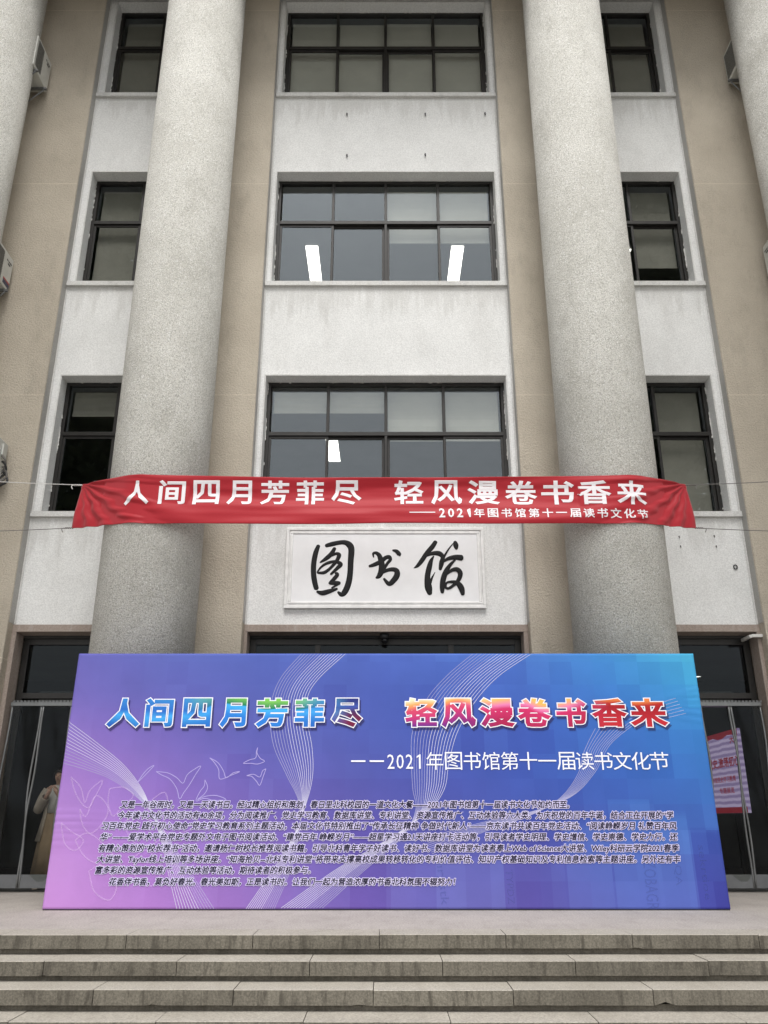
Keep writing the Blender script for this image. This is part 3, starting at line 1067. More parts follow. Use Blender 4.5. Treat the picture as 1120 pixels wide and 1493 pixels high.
GRID = [  # printed colours from the top row down, left to right (sRGB)
    [(112,100,186),(100,104,188),(86,98,184),(80,98,186),(76,100,190),(72,110,196),(68,140,212),(78,178,224)],
    [(124,104,190),(104,98,184),(88,92,178),(78,90,178),(70,90,182),(64,96,188),(60,120,204),(66,158,220)],
    [(150,112,198),(124,100,186),(96,92,178),(82,88,174),(70,86,176),(62,88,180),(56,104,192),(56,126,204)],
    [(178,124,206),(146,108,194),(112,94,180),(90,86,172),(74,82,172),(62,84,176),(58,96,186),(58,112,194)],
    [(196,134,212),(168,116,202),(132,100,186),(104,88,174),(84,84,170),(70,82,172),(66,92,180),(66,104,188)],
    [(208,140,214),(184,122,206),(150,106,190),(116,92,178),(98,86,172),(90,82,168),(80,94,182),(76,94,180)],
    [(214,142,216),(190,124,204),(160,108,190),(124,94,178),(106,90,176),(100,86,170),(90,92,182),(80,84,174)]]
def grid_col(u, v):
    gx, gy = u * 7, v * 6
    i, j = min(int(gx), 6), min(int(gy), 5)
    fx, fy = gx - i, gy - j
    c = [0, 0, 0]
    for k in range(3):
        a = GRID[j][i][k] * (1 - fx) + GRID[j][i + 1][k] * fx
        b = GRID[j + 1][i][k] * (1 - fx) + GRID[j + 1][i + 1][k] * fx
        c[k] = (a * (1 - fy) + b * fy) * (0.86, 0.93, 0.915)[k]
    return c
rnd = random.Random(3)
blk = {}
def block(i, j):
    if (i, j) not in blk:
        blk[(i, j)] = rnd.gauss(0, 1)
    return blk[(i, j)]
NXB, NZB = 300, 112
bv, bf, bc = [], [], []
def board_bump(x, w):
    h = 0.0
    u = (x - BX0)
    ur = BX1 - x
    # pulled creases at the left edge and at the upper right edge
    if u < 1.0:
        for k, (cw, am) in enumerate(((0.97, 0.7), (0.90, 1.0), (0.83, 1.2), (0.765, 1.0), (0.70, 0.6), (0.63, 0.5))):
            y = w - cw - 0.03 * u * (k - 2.5) * 0.6
            h += 0.009 * am * math.exp(-(y / 0.013) ** 2) * math.exp(-(u / 0.5) ** 2)
    if ur < 0.8:
        for k, (cw, am) in enumerate(((2.30, 1.0), (2.24, 1.2), (2.17, 1.1), (2.10, 0.9), (2.02, 1.0), (1.93, 0.6))):
            y = w - cw + ur * (0.10 + 0.25 * (k - 1.5) * -0.3)
            h += 0.010 * am * math.exp(-(y / 0.016) ** 2) * math.exp(-(ur / 0.34) ** 2)
    h += 0.004 * math.exp(-(((w - 2.38 + (u) * 0.9)) / 0.02) ** 2) * math.exp(-(u / 0.16) ** 2)
    return h
BB = 0.262
for i in range(NXB + 1):
    for j in range(NZB + 1):
        x, w = BX0 + BW * i / NXB, BH * j / NZB
        bv.append(brd_pt(x, w, board_bump(x, w)))
for i in range(NXB):
    for j in range(NZB):
        a = i * (NZB + 1) + j
        bf.append((a, a + NZB + 1, a + NZB + 2, a + 1))
        x, w = BX0 + BW * (i + 0.5) / NXB, BH * (j + 0.5) / NZB
        u, v = (x - BX0) / BW, 1 - w / BH
        bi, bj = int((x - BX0) / BB), int(w / BB)
        ub, vb = (bi + 0.5) * BB / BW, 1 - (bj + 0.5) * BB / BH
        ub, vb = min(max(ub, 0), 1), min(max(vb, 0), 1)
        c1, c2 = grid_col(u, v), grid_col(ub, vb)
        k = 0.15 + 0.75 * min(1, max(0, u - 0.35) * 1.6) * (1 if v < 0.7 else 0.7)
        if u > 0.2 and u < 0.5:
            k = 0.25
        col = [a_ * (1 - k * 0.55) + b_ * k * 0.55 for a_, b_ in zip(c1, c2)]
        amp = 2.3 * (0.35 + min(1, u * 1.1))
        off = block(bi, bj) * amp
        col = [min(250, max(5, q + off * s_)) for q, s_ in zip(col, (0.7, 1.1, 1.0))]
        # pale panels printed low on the right, like leaning book spines
        if v > 0.60:
            for x0_, x1_, v0_, dl, dr in ((0.445, 0.50, 0.62, -7, 0), (0.575, 0.675, 0.79, 13, 1), (0.69, 0.745, 0.60, -5, 0), (0.765, 0.835, 0.68, 9, 0),
                                          (0.835, 0.90, 0.58, 9, 0), (0.90, 0.955, 0.64, 11, 0), (0.955, 1.0, 0.70, -14, 0), (0.505, 0.575, 0.72, 5, 0)):
                if x0_ < u < x1_ and v > v0_:
                    f_ = min(1, (v - v0_) / 0.03)
                    col = [min(250, max(5, q + dl * f_ * s_)) for q, s_ in zip(col, (0.7, 1.2, 0.9))]
        bc.append(lin(col))
# edges of the box the sheet is stretched over
nb = len(bv)
T = 0.06
def rim_pts():
    r = [(i, 0) for i in range(NXB + 1)] + [(NXB, j) for j in range(1, NZB + 1)] + [(i, NZB) for i in range(NXB - 1, -1, -1)] + [(0, j) for j in range(NZB - 1, 0, -1)]
    return r
rp = rim_pts()
for i, j in rp:
    bv.append(brd_pt(BX0 + BW * i / NXB, BH * j / NZB, -T))
def idx(i, j):
    return i * (NZB + 1) + j
for k in range(len(rp)):
    k2 = (k + 1) % len(rp)
    bf.append((idx(*rp[k2]), idx(*rp[k]), nb + k, nb + k2))
    u, v = rp[k][0] / NXB, 1 - rp[k][1] / NZB
    c = grid_col(u, v)
    if rp[k][1] == NZB:
        c = [min(235, q + 40) for q in c]
    bc.append(lin(c))
me = bpy.data.meshes.new('printed_sheet')
me.from_pydata(bv, [], bf)
ca = me.color_attributes.new('print', 'FLOAT_COLOR', 'CORNER')
li = 0
for pi, pgn in enumerate(me.polygons):
    for _ in pgn.vertices:
        ca.data[li].color = bc[pi] + (1,)
        li += 1
    pgn.use_smooth = True
mp_, nt, b = mat_new('printed_vinyl')
at_ = N(nt, 'ShaderNodeAttribute', attribute_name='print')
nn_ = noise_n(nt, 2.2, 5, 0.6)
vr = ramp(nt, nn_.outputs[0], [(0.3, (0.94,) * 3), (0.7, (1.05,) * 3)]).outputs[0]
nt.links.new(mix(nt, at_.outputs['Color'], vr, 1.0, 'MULTIPLY'), b.inputs['Base Color'])
b.inputs['Roughness'].default_value = 0.55
b.inputs['Specular IOR Level'].default_value = 0.25
w2 = noise_n(nt, 6.0, 3, 0.5)
bump(nt, b, w2.outputs[0], 0.06, 0.02)
sheet = bpy.data.objects.new('printed_sheet', me)
COL.objects.link(sheet)
me.materials.append(mp_)
link(sheet, brd)
# frame behind, with props
fr = MB()
for x in (BX0 + 0.03, BX0 + BW * 0.25, BX0 + BW * 0.5, BX0 + BW * 0.75, BX1 - 0.03):
    fr.hexa([brd_pt(x - 0.02, 0.0, -T - 0.03), brd_pt(x + 0.02, 0.0, -T - 0.03), brd_pt(x + 0.02, 0.0, -T + 0.02), brd_pt(x - 0.02, 0, -T + 0.02),
             brd_pt(x - 0.02, BH - 0.03, -T - 0.03), brd_pt(x + 0.02, BH - 0.03, -T - 0.03), brd_pt(x + 0.02, BH - 0.03, -T + 0.02), brd_pt(x - 0.02, BH - 0.03, -T + 0.02)])
for w in (0.03, BH * 0.5, BH - 0.05):
    fr.hexa([brd_pt(BX0 + 0.05, w, -T - 0.028), brd_pt(BX1 - 0.05, w, -T - 0.028), brd_pt(BX1 - 0.05, w, -T + 0.015), brd_pt(BX0 + 0.05, w, -T + 0.015),
             brd_pt(BX0 + 0.05, w + 0.04, -T - 0.028), brd_pt(BX1 - 0.05, w + 0.04, -T - 0.028), brd_pt(BX1 - 0.05, w + 0.04, -T + 0.015), brd_pt(BX0 + 0.05, w + 0.04, -T + 0.015)])
fr.build('back_frame', M['steel'], brd)
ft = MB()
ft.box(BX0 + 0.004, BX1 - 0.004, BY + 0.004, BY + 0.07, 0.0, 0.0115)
ft.build('base_shadow_strip', M['dark'], brd)  # dark strip standing in for the shadow line along the board's foot
pr = MB()
for x in (-2.9, -1.0, 1.0, 2.9):
    a = brd_pt(x, 1.3, -T - 0.03)
    pr.tube([a, (x, BY + 0.62, 0.02)], 0.02, 8)
pr.build('prop', M['steel'], brd)

def ink(name, col, alpha=1.0, rough=0.5):
    m, nt, b = mat_new(name)
    b.inputs['Base Color'].default_value = tuple(col) + (1,)
    b.inputs['Roughness'].default_value = rough
    b.inputs['Alpha'].default_value = alpha
    b.inputs['Specular IOR Level'].default_value = 0.2
    return m

# --- printed wave lines
def bez(P, n=40):
    out = []
    for i in range(n + 1):
        t = i / n
        q = [0, 0]
        pts = [tuple(p) for p in P]
        while len(pts) > 1:
            pts = [tuple(a + (b - a) * t for a, b in zip(p, r_)) for p, r_ in zip(pts[:-1], pts[1:])]
        out.append(pts[0])
    return out
_lift = [0.0004]
def strip(mb, pts, wd, lift):
    """thin printed line through sheet points (x, w)"""
    L = [Vector((p[0], p[1])) for p in pts]
    prev = None
    nrm = []
    for i in range(len(L)):
        t = L[min(i + 1, len(L) - 1)] - L[max(i - 1, 0)]
        if t.length < 1e-6:
            t = Vector((1, 0))
        t.normalize()
        nrm.append(Vector((-t.y, t.x)))
    n0 = len(mb.v)
    for i, p in enumerate(L):
        w_ = wd[i] if isinstance(wd, list) else wd
        for s in (-1, 1):
            q = p + nrm[i] * s * w_ / 2
            q.x = min(max(q.x, BX0 + 0.002), BX1 - 0.002)
            q.y = min(max(q.y, 0.002), BH - 0.002)
            mb.v.append(brd_pt(q.x, q.y, lift + board_bump(q.x, q.y)))
    for i in range(len(L) - 1):
        a = n0 + 2 * i
        mb.f.append((a, a + 1, a + 3, a + 2))
        mb.smooth.append(False)
def pxs(P):
    return [bpx(*p) for p in P]
def bundle(ka, kb, n, wide, dens=1.0):
    """n lines blended between two pixel polylines"""
    A, B = catmull(ka, 10), catmull(kb, 10)
    res = []
    for i in range(n):
        k = (i / (n - 1)) ** dens
        res.append([(a[0] + (b[0] - a[0]) * k, a[1] + (b[1] - a[1]) * k) for a, b in zip(A, B)])
    return res
lines_hi, lines_lo = [], []
def put(lst, bright, fade=False):
    for i, l in enumerate(lst):
        (lines_hi if bright and not (fade and i > len(lst) * 0.55) else lines_lo).append(l)
put(bundle([(97, 1050), (140, 1082), (180, 1115), (207, 1150), (222, 1185), (235, 1225), (246, 1275), (258, 1325)],
           [(90, 1112), (125, 1122), (160, 1135), (195, 1158), (224, 1188), (250, 1228), (280, 1275), (312, 1325)], 13, 1), True, True)
put(bundle([(504, 953), (466, 988), (449, 1015), (448, 1050), (455, 1090), (456, 1130), (447, 1170), (430, 1215), (400, 1265), (359, 1325)],
           [(440, 953), (412, 985), (398, 1015), (394, 1050), (400, 1090), (418, 1130), (436, 1170), (436, 1215), (425, 1265), (400, 1325)], 14, 1), True, True)
put(bundle([(775, 953), (728, 985), (695, 1020), (668, 1065), (655, 1110), (648, 1150), (625, 1182), (575, 1218), (490, 1268), (410, 1324)],
           [(690, 953), (652, 985), (622, 1020), (602, 1065), (600, 1110), (602, 1150), (606, 1182), (585, 1222), (528, 1272), (470, 1324)], 15, 1), True, True)
put(bundle([(930, 1052), (890, 1085), (868, 1125), (835, 1160), (780, 1182), (700, 1200), (620, 1222)],
           [(868, 1062), (852, 1095), (842, 1130), (815, 1165), (770, 1190), (700, 1215), (630, 1245)], 10, 1), False)
put(bundle([(1000, 1040), (960, 1050), (925, 1062)], [(985, 1018), (955, 1028), (915, 1046)], 6, 1), False)
hi, lo = MB(), MB()
for i, l in enumerate(lines_hi):
    strip(hi, pxs(l), 0.0054, 0.0010 + 0.00004 * i)
for i, l in enumerate(lines_lo):
    strip(lo, pxs(l), 0.0055, 0.0026 + 0.00004 * i)
hi.build('wave_lines', ink('white_line_ink', (0.72, 0.70, 0.86), 0.75), brd, fix=False)
lo.build('faint_wave_lines', ink('faint_line_ink', (0.62, 0.60, 0.84), 0.5), brd, fix=False)
# --- birds and blossoms in outline
birds = [  # closed outlines in pixels
 [(306,1105),(318,1112),(326,1124),(330,1134),(340,1127),(349,1125),(348,1126),(338,1130),(321,1136),(319,1122),(312,1111),(306,1105)],
 [(376,1090),(375,1098),(380,1106),(386,1110),(376,1114),(366,1113),(355,1113),(364,1108),(373,1105),(374,1096),(376,1090)],
 [(388,1121),(384,1132),(379,1145),(374,1139),(367,1132),(360,1131),(370,1129),(379,1133),(383,1124),(388,1121)],
 [(228,1125),(245,1127),(258,1134),(267,1142),(273,1130),(283,1122),(293,1117),(285,1130),(276,1145),(268,1156),(262,1165),(258,1150),(248,1136),(236,1130),(228,1125)],
 [(299,1137),(303,1148),(298,1158),(288,1166),(300,1161),(316,1160),(330,1166),(312,1167),(298,1164),(286,1168),(292,1154),(298,1146),(299,1137)],
 [(200,1142),(208,1130),(216,1121),(225,1116),(216,1126),(206,1136),(200,1142)]]
blooms = [
 [(104,1133),(118,1148),(124,1170),(132,1152),(150,1138),(140,1160),(128,1178),(112,1160),(104,1133)],
 [(117,1180),(126,1190),(140,1160),(158,1178),(150,1200),(132,1215),(120,1200),(117,1180)],
 [(160,1150),(180,1148),(195,1160),(180,1175),(165,1190),(158,1170),(160,1150)],
 [(215,1172),(240,1155),(245,1180),(236,1200),(220,1196),(215,1172)],
 [(180,1200),(200,1190),(225,1200),(240,1215),(220,1232),(195,1228),(180,1200)],
 [(110,1225),(130,1215),(160,1240),(180,1270),(150,1262),(125,1250),(110,1225)],
 [(90,1200),(104,1212),(122,1225),(110,1240),(95,1230),(90,1200)],
 [(195,1250),(215,1240),(235,1262),(225,1290),(200,1285),(195,1250)],
 [(130,1270),(150,1262),(170,1290),(160,1312),(138,1300),(130,1270)],
 [(230,1195),(262,1185),(290,1200),(262,1215),(240,1212),(230,1195)]]
bm_ = MB()
for i, l in enumerate(birds):
    strip(bm_, pxs(catmull(l, 4)), 0.0075, 0.0045 + 0.0001 * i)
bm_.build('bird_outlines', ink('bird_line_ink', (0.55, 0.48, 0.86), 0.7), brd, fix=False)
bl_ = MB()
for i, l in enumerate(blooms):
    strip(bl_, pxs(catmull(l, 5)), 0.013, 0.0054 + 0.0001 * i)
bl_.build('blossom_outlines', ink('blossom_line_ink', (0.86, 0.66, 0.92), 0.2), brd, fix=False)
# ghosted letters printed sideways low on the right
gh = MB()
def rot_text(body, cx, top, bot, halfw):
    v, f = glyphs(body, 0.0)
    x0_, x1_ = min(q[0] for q in v), max(q[0] for q in v)
    y0_, y1_ = min(q[1] for q in v), max(q[1] for q in v)
    n = len(gh.v)
    for x, y, z in v:
        k = (x - x0_) / (x1_ - x0_)
        px = cx[0] + (cx[1] - cx[0]) * k + ((y - y0_) / (y1_ - y0_) - 0.5) * 2 * halfw
        py = top + (bot - top) * k
        gh.v.append(brd_pt(*bpx(px, py), 0.0062))
    gh.f += [tuple(n + i for i in q) for q in f]
    gh.smooth += [False] * len(f)
rot_text('ZOBAGR', (946, 953), 1255, 1326, 9)
rot_text('QRQA', (985, 990), 1232, 1291, 6)
rot_text('sekrtioe', (1022, 1033), 1232, 1312, 5)
rot_text('hrgstk', (640, 648), 1255, 1320, 8)
rot_text('TYPDZ', (742, 746), 1268, 1318, 5)
gh.build('ghost_markings', ink('ghost_letter_ink', (0.07, 0.10, 0.36), 0.24), brd)

# --- title
def sheet_fn(x, w, h):
    return brd_pt(x, w, h)
def title_mat(name, kind):
    m, nt, b = mat_new(name)
    b.inputs['Roughness'].default_value = 0.5
    b.inputs['Specular IOR Level'].default_value = 0.2
    tc = N(nt, 'ShaderNodeTexCoord')
    sp = N(nt, 'ShaderNodeSeparateXYZ')
    nt.links.new(tc.outputs['Generated'], sp.inputs[0])
    wv = noise_n(nt, 1.9, 1, 0.4, (1, 0.1, 1))
    ad = N(nt, 'ShaderNodeMath', operation='MULTIPLY_ADD')
    nt.links.new(wv.outputs[0], ad.inputs[0])
    ad.inputs[1].default_value = 0.55
    zz = N(nt, 'ShaderNodeMath', operation='MULTIPLY')
    nt.links.new(sp.outputs[2], zz.inputs[0])
    zz.inputs[1].default_value = 0.72
    nt.links.new(zz.outputs[0], ad.inputs[2])
    if kind == 'cool':
        a = ramp(nt, ad.outputs[0], [(0.30, lin((28, 84, 170))), (0.62, lin((64, 160, 226))), (0.75, lin((40, 104, 190))), (1.0, lin((52, 130, 200)))]).outputs[0]
        g_ = ramp(nt, ad.outputs[0], [(0.50, lin((40, 120, 205))), (0.74, lin((66, 170, 232))), (0.78, lin((28, 120, 84))), (1.0, lin((120, 190, 84)))]).outputs[0]
        d_ = ramp(nt, ad.outputs[0], [(0.45, lin((110, 24, 60))), (0.70, lin((70, 40, 90))), (0.85, lin((60, 80, 160))), (1.0, lin((40, 50, 120)))]).outputs[0]
        f1 = ramp(nt, sp.outputs[0], [(0.30, (0, 0, 0)), (0.48, (1, 1, 1)), (0.72, (1, 1, 1)), (0.84, (0.2,) * 3)]).outputs[0]
        f2 = ramp(nt, sp.outputs[0], [(0.85, (0, 0, 0)), (0.95, (1, 1, 1))]).outputs[0]
        c = mix(nt, mix(nt, a, g_, f1), d_, f2)
    else:
        a = ramp(nt, ad.outputs[0], [(0.35, lin((110, 40, 130))), (0.60, lin((190, 50, 110))), (0.78, lin((205, 70, 100))), (0.88, lin((236, 160, 90))), (0.98, lin((250, 220, 180)))]).outputs[0]
        g_ = ramp(nt, ad.outputs[0], [(0.35, lin((165, 30, 76))), (0.70, lin((200, 44, 100))), (0.80, lin((222, 120, 170))), (0.97, lin((240, 180, 90)))]).outputs[0]
        d_ = ramp(nt, ad.outputs[0], [(0.35, lin((190, 40, 50))), (0.75, lin((160, 24, 36))), (0.86, lin((176, 40, 36))), (0.99, lin((228, 130, 70)))]).outputs[0]
        f1 = ramp(nt, sp.outputs[0], [(0.18, (0, 0, 0)), (0.36, (1, 1, 1))]).outputs[0]
        f2 = ramp(nt, sp.outputs[0], [(0.62, (0, 0, 0)), (0.78, (1, 1, 1))]).outputs[0]
        c = mix(nt, mix(nt, a, g_, f1), d_, f2)
    nt.links.new(c, b.inputs['Base Color'])
    return m
left = [('人', 153, 209), ('间', 208, 257), ('四', 263, 312), ('月', 318, 363), ('芳', 371, 423), ('菲', 427, 476), ('尽', 481, 530)]
right = [('轻', 589, 639), ('风', 642, 695), ('漫', 699, 750), ('卷', 754, 803), ('书', 810, 855), ('香', 863, 913), ('来', 919, 971)]
white_ink = ink('white_outline_ink', (0.80, 0.80, 0.86))
shadow_ink = ink('dark_offset_ink', (0.035, 0.03, 0.12), 0.55)
for chars, kind in ((left, 'cool'), (right, 'warm')):
    fillm, outm, shm = MB(), MB(), MB()
    for ch, a, b_ in chars:
        a, b_ = a + 4, b_ - 4
        p0, p1 = bpx(a, 1058.5), bpx(b_, 1020)
        put_text(shm, ch, p0[0] + 0.018, p1[0] + 0.018, p0[1] - 0.030, p1[1] - 0.030, sheet_fn, bold=0.068, lift=0.0066, ztop=0.0008)
        put_text(outm, ch, p0[0], p1[0], p0[1], p1[1], sheet_fn, bold=0.066, lift=0.0080, ztop=0.0006)
        put_text(fillm, ch, p0[0], p1[0], p0[1], p1[1], sheet_fn, bold=0.034, lift=0.0092, ztop=0.0005)
    shm.build('title_drop_shape', shadow_ink, brd)
    outm.build('title_outline', white_ink, brd)
    fillm.build('title_lettering', title_mat('title_' + kind + '_ink', kind), brd)
# --- subtitle
sb = MB()
n_ = len(sub)
for x0_, x1_ in ((512, 533), (539, 560)):
    p0, p1 = bpx(x0_, 1111), bpx(x1_, 1108.6)
    sb.poly([brd_pt(p0[0], p0[1], 0.007), brd_pt(p1[0], p0[1], 0.007), brd_pt(p1[0], p1[1], 0.007), brd_pt(p0[0], p1[1], 0.007)])
cxs = [570, 583.5, 597, 610.5] + [634 + (961.5 - 634) * i / (n_ - 5) for i in range(n_ - 4)]
for ch, c_ in zip(sub, cxs):
    hw, y0_, y1_ = (2.8 if ch == '1' else 5.2, 1121, 1100) if ch.isdigit() else (12, 1122.5, 1096.5)
    p0, p1 = bpx(c_ - hw, y0_), bpx(c_ + hw, y1_)
    if ch == '一':
        put_text(sb, ch, p0[0], p1[0], p0[1], p1[1], sheet_fn, lift=0.007, box=(0.05, 0.95, -0.08, 0.84))
    else:
        put_text(sb, ch, p0[0], p1[0], p0[1], p1[1], sheet_fn, lift=0.007)
sb.build('subtitle_lettering', white_ink, brd)
# --- body text
BODY = [
 ('又是一年谷雨时，又是一天读书日。经过精心组织和策划，春日里北科校园的一道文化大餐——2021年图书馆第十一届读书文化节如约而至。', 175, 829, 1173),
 ('今年读书文化节的活动有40余项，分为阅读推广、党史学习教育、数据库讲堂、专利讲堂、资源宣传推广、互动体验等六大类。为庆祝党的百年华诞，结合正在开展的“学', 172, 981, 1188.5),
 ('习百年党史 践行初心使命”党史学习教育系列主题活动，本届文化节特别推出了“传承长征精神 争做时代新人”——京东读书共读百年党史活动、“阅读峥嵘岁月 礼赞百年风', 148, 985, 1204),
 ('华” ——爱学术平台党史专题外文电子图书阅读活动、“建党百年 峥嵘岁月”——超星学习通21天讲座打卡活动等，引导读者学史明理、学史增信、学史崇德、学史力行。还', 146, 987, 1220),
 ('有精心策划的“校长荐书”活动，邀请杨仁树校长推荐阅读书籍，引导北科青年学子好读书、读好书。数据库讲堂为读者奉上Web of Science大讲堂、Wiley科研云学院2021春季', 143.5, 989, 1236.5),
 ('大讲堂、Taylor线上培训等多场讲座。“知海拾贝--北科专利讲堂”将带来支撑高校成果转移转化的专利价值评估、知识产权基础知识及专利信息检索等主题讲座。另外还有丰', 141, 991, 1252.5),
 ('富多彩的资源宣传推广、互动体验等活动，期待读者的积极参与。', 139, 453, 1268.5),
 ('花香伴书香，莫负好春光。春光美如斯，正是读书时。让我们一起为营造浓厚的书香北科氛围不辍努力！', 159, 664, 1285.5)]
halo, bt_ = MB(), MB()
for s, xa, xb, yc in BODY:
    v0, _ = glyphs(s, 0.0, 0.2)
    box = (min(q[0] for q in v0), max(q[0] for q in v0), -0.09, 0.84)
    p0, p1 = bpx(xa, yc + 5.5), bpx(xb, yc - 5.5)
    put_text(halo, s, p0[0], p1[0], p0[1], p1[1], sheet_fn, bold=0.09, shear=0.2, lift=0.0068, ztop=0.0003, box=box)
    put_text(bt_, s, p0[0], p1[0], p0[1], p1[1], sheet_fn, bold=0.027, shear=0.2, lift=0.0078, ztop=0.0004, box=box)
halo.build('body_text_halo', ink('pale_halo_ink', (0.68, 0.63, 0.87)), brd)
bt_.build('body_lettering', ink('black_ink', (0.012, 0.010, 0.03)), brd)

# ------------------------------------------------------------------ air conditioners
AG = 'air conditioner units on the side walls'
def wing_aircon(label, side, y0, y1, z0, z1, depth, panel_far, sticker=False):
    """outdoor unit on the flank of the side wall, its fan face turned to the middle of the front; side = -1 left, 1 right"""
    xw = XC + side * 6.48
    xf = xw - side * depth
    X = lambda d: xw - side * d                       # d = distance out from the wall
    t_ = thing('air_conditioner', label, 'air conditioner', (X(depth / 2), y1, z0), AG)
    def bx(mb, d0, d1, a, b, c, d):
        p, q = sorted((X(d0), X(d1)))
        mb.box(p, q, a, b, c, d)
    m = MB()
    bx(m, 0.05, depth, y0, y1, z0, z1)
    m.build('casing', M['ac'], t_, 0.012)
    split_y = y1 - 0.33 if panel_far else y1 - 0.045
    g_ = MB()
    bx(g_, depth + 0.001, depth + 0.004, y0 + 0.05, split_y, z0 + 0.055, z1 - 0.05)
    g_.build('grille', M['grille'], t_)
    f_ = MB()
    for k in range(16):
        zz = z0 + 0.06 + (z1 - z0 - 0.12) * (k + 0.5) / 16
        bx(f_, depth + 0.006, depth + 0.010, y0 + 0.05, split_y, zz - 0.004, zz + 0.004)
    f_.build('fan_guard', M['grille'], t_)
    if panel_far:
        h_ = MB()
        for k, (a, b) in enumerate(((0.05, 0.09), (0.11, 0.22))):
            bx(h_, depth + 0.001, depth + 0.004, y1 - 0.27 + a, y1 - 0.27 + b, z1 - 0.135, z1 - 0.115)
        bx(h_, depth + 0.001, depth + 0.004, y1 - 0.17, y1 - 0.09, z1 - 0.185, z1 - 0.16)
        h_.build('handle_slot', M['dark'], t_)
    if sticker:
        s_ = MB()
        bx(s_, depth + 0.001, depth + 0.003, y1 - 0.24, y1 - 0.02, z0 + 0.05, z0 + 0.125)
        s_.build('label_sticker', plain('dark_sticker', (0.06, 0.06, 0.10), 0.5, 0, 0.9, 60), t_)
        s_ = MB()
        bx(s_, depth + 0.001, depth + 0.003, y1 - 0.24, y1 - 0.02, z0 + 0.13, z0 + 0.155)
        s_.build('red_stripe', plain('red_sticker', (0.42, 0.05, 0.05), 0.5), t_)
    for yy in (y0 + 0.12, y1 - 0.1):
        b_ = MB()
        bx(b_, 0.0, depth + 0.04, yy - 0.02, yy + 0.02, z0 - 0.04, z0 - 0.002)
        b_.tube([(X(depth), yy, z0 - 0.045), (X(0.0), yy, z0 - 0.42)], 0.013, 8)
        b_.tube([(X(0.03), yy, z0 - 0.38), (X(-0.005), yy, z0 - 0.43)], 0.024, 8)
        b_.build('bracket', M['steel'], t_)
wing_aircon('air conditioner high on the left side wall, behind the top of the outer left column', -1, 10.86, 11.47, 13.20, 13.87, 0.36, True)
wing_aircon('air conditioner on the left side wall with a red and black sticker', -1, 10.60, 11.47, 8.93, 9.55, 0.33, True, True)
wing_aircon('air conditioner high on the right side wall showing its pale framed fan grille', 1, 10.64, 11.49, 13.42, 14.08, 0.26, False)
wing_aircon('lower air conditioner on the right side wall with plain pale casing', 1, 10.6, 11.42, 9.15, 9.78, 0.24, True)
# the lowest left unit hangs on the pier and faces the square
t_ = thing('air_conditioner', 'lowest air conditioner, on the left beige pier beside the red banner, with hanging pipes', 'air conditioner', (-6.0, 11.5, 5.6), AG)
x0, x1, y0, y1, z0, z1 = -6.44, -5.70, 11.18, 11.50, 5.60, 6.22
MB().box(x0, x1, y0, y1, z0, z1).build('casing', M['ac'], t_, 0.012)
m = MB()
m.box(x0 + 0.05, x1 - 0.16, y0 - 0.005, y0 - 0.001, z0 + 0.06, z1 - 0.06)
m.build('grille', M['grille'], t_)
m = MB()
m.box(x1 + 0.001, x1 + 0.03, y0 + 0.12, y0 + 0.24, z1 - 0.24, z1 - 0.06)
m.build('valve_cover', M['ac'], t_, 0.006)
for k in range(4):
    m = MB()
    a = Vector((x1 + 0.02, y0 + 0.13 + 0.035 * k, z1 - 0.26 - 0.07 * k))
    m.tube(catmull([a, a + Vector((0.05, 0.02, -0.06)), a + Vector((0.02 + 0.02 * k, 0.10 - 0.03 * k, -0.16)), a + Vector((-0.06, 0.10 - 0.03 * k, -0.30)), a + Vector((-0.09, 0.12 - 0.035 * k, -0.5 - 0.1 * k))]), 0.016, 8)
    m.build('pipe', M['dark'] if k % 2 else M['cord'], t_)
for x in (x0 + 0.1, x1 - 0.1):
    m = MB()
    m.box(x - 0.02, x + 0.02, y0 - 0.03, PIL, z0 - 0.04, z0 - 0.002)
    m.tube([(x, y0, z0 - 0.045), (x, PIL, z0 - 0.40)], 0.013, 8)
    m.build('bracket', M['steel'], t_)

# ------------------------------------------------------------------ lit information screen inside the right door
scn = thing('information_screen', 'lit lavender screen with red writing inside the right hand door', 'screen', (5.4, 13.9, 0))
SYA, SYB, SZ0, SZ1 = 15.2, 12.98, 0.98, 2.19
def scr(u, v, h):
    y = SYA + (SYB - SYA) * u
    return (5.45 - 0.045 * (SYA - y) - h, y, SZ0 + (SZ1 - SZ0) * v)
m = MB()
m.hexa([scr(0, 0, 0), scr(1, 0, 0), scr(1, 0, -0.05), scr(0, 0, -0.05), scr(0, 1, 0), scr(1, 1, 0), scr(1, 1, -0.05), scr(0, 1, -0.05)])
mt, nt, b = mat_new('lit_screen')
tc = N(nt, 'ShaderNodeTexCoord')
wv = N(nt, 'ShaderNodeTexWave', wave_type='BANDS', bands_direction='Z', Scale=3.6, Distortion=1.2)
wv.inputs['Detail'].default_value = 1
nt.links.new(tc.outputs['Object'], wv.inputs['Vector'])
cr = ramp(nt, wv.outputs[0], [(0.2, lin((140, 124, 168))), (0.8, lin((184, 170, 206)))]).outputs[0]
nt.links.new(cr, b.inputs['Emission Color'])
b.inputs['Base Color'].default_value = (0.05, 0.05, 0.06, 1)
b.inputs['Emission Strength'].default_value = 0.36
m.build('display', mt, scn)
red = plain('lit_red', lin((150, 44, 58)), 0.5, emit=0.25)
m = MB()
def srect(mb, u0, u1, v0, v1, h):
    mb.poly([scr(u0, v0, h), scr(u1, v0, h), scr(u1, v1, h), scr(u0, v1, h)])
srect(m, 0.0, 1.0, 0.0, 0.07, 0.002)
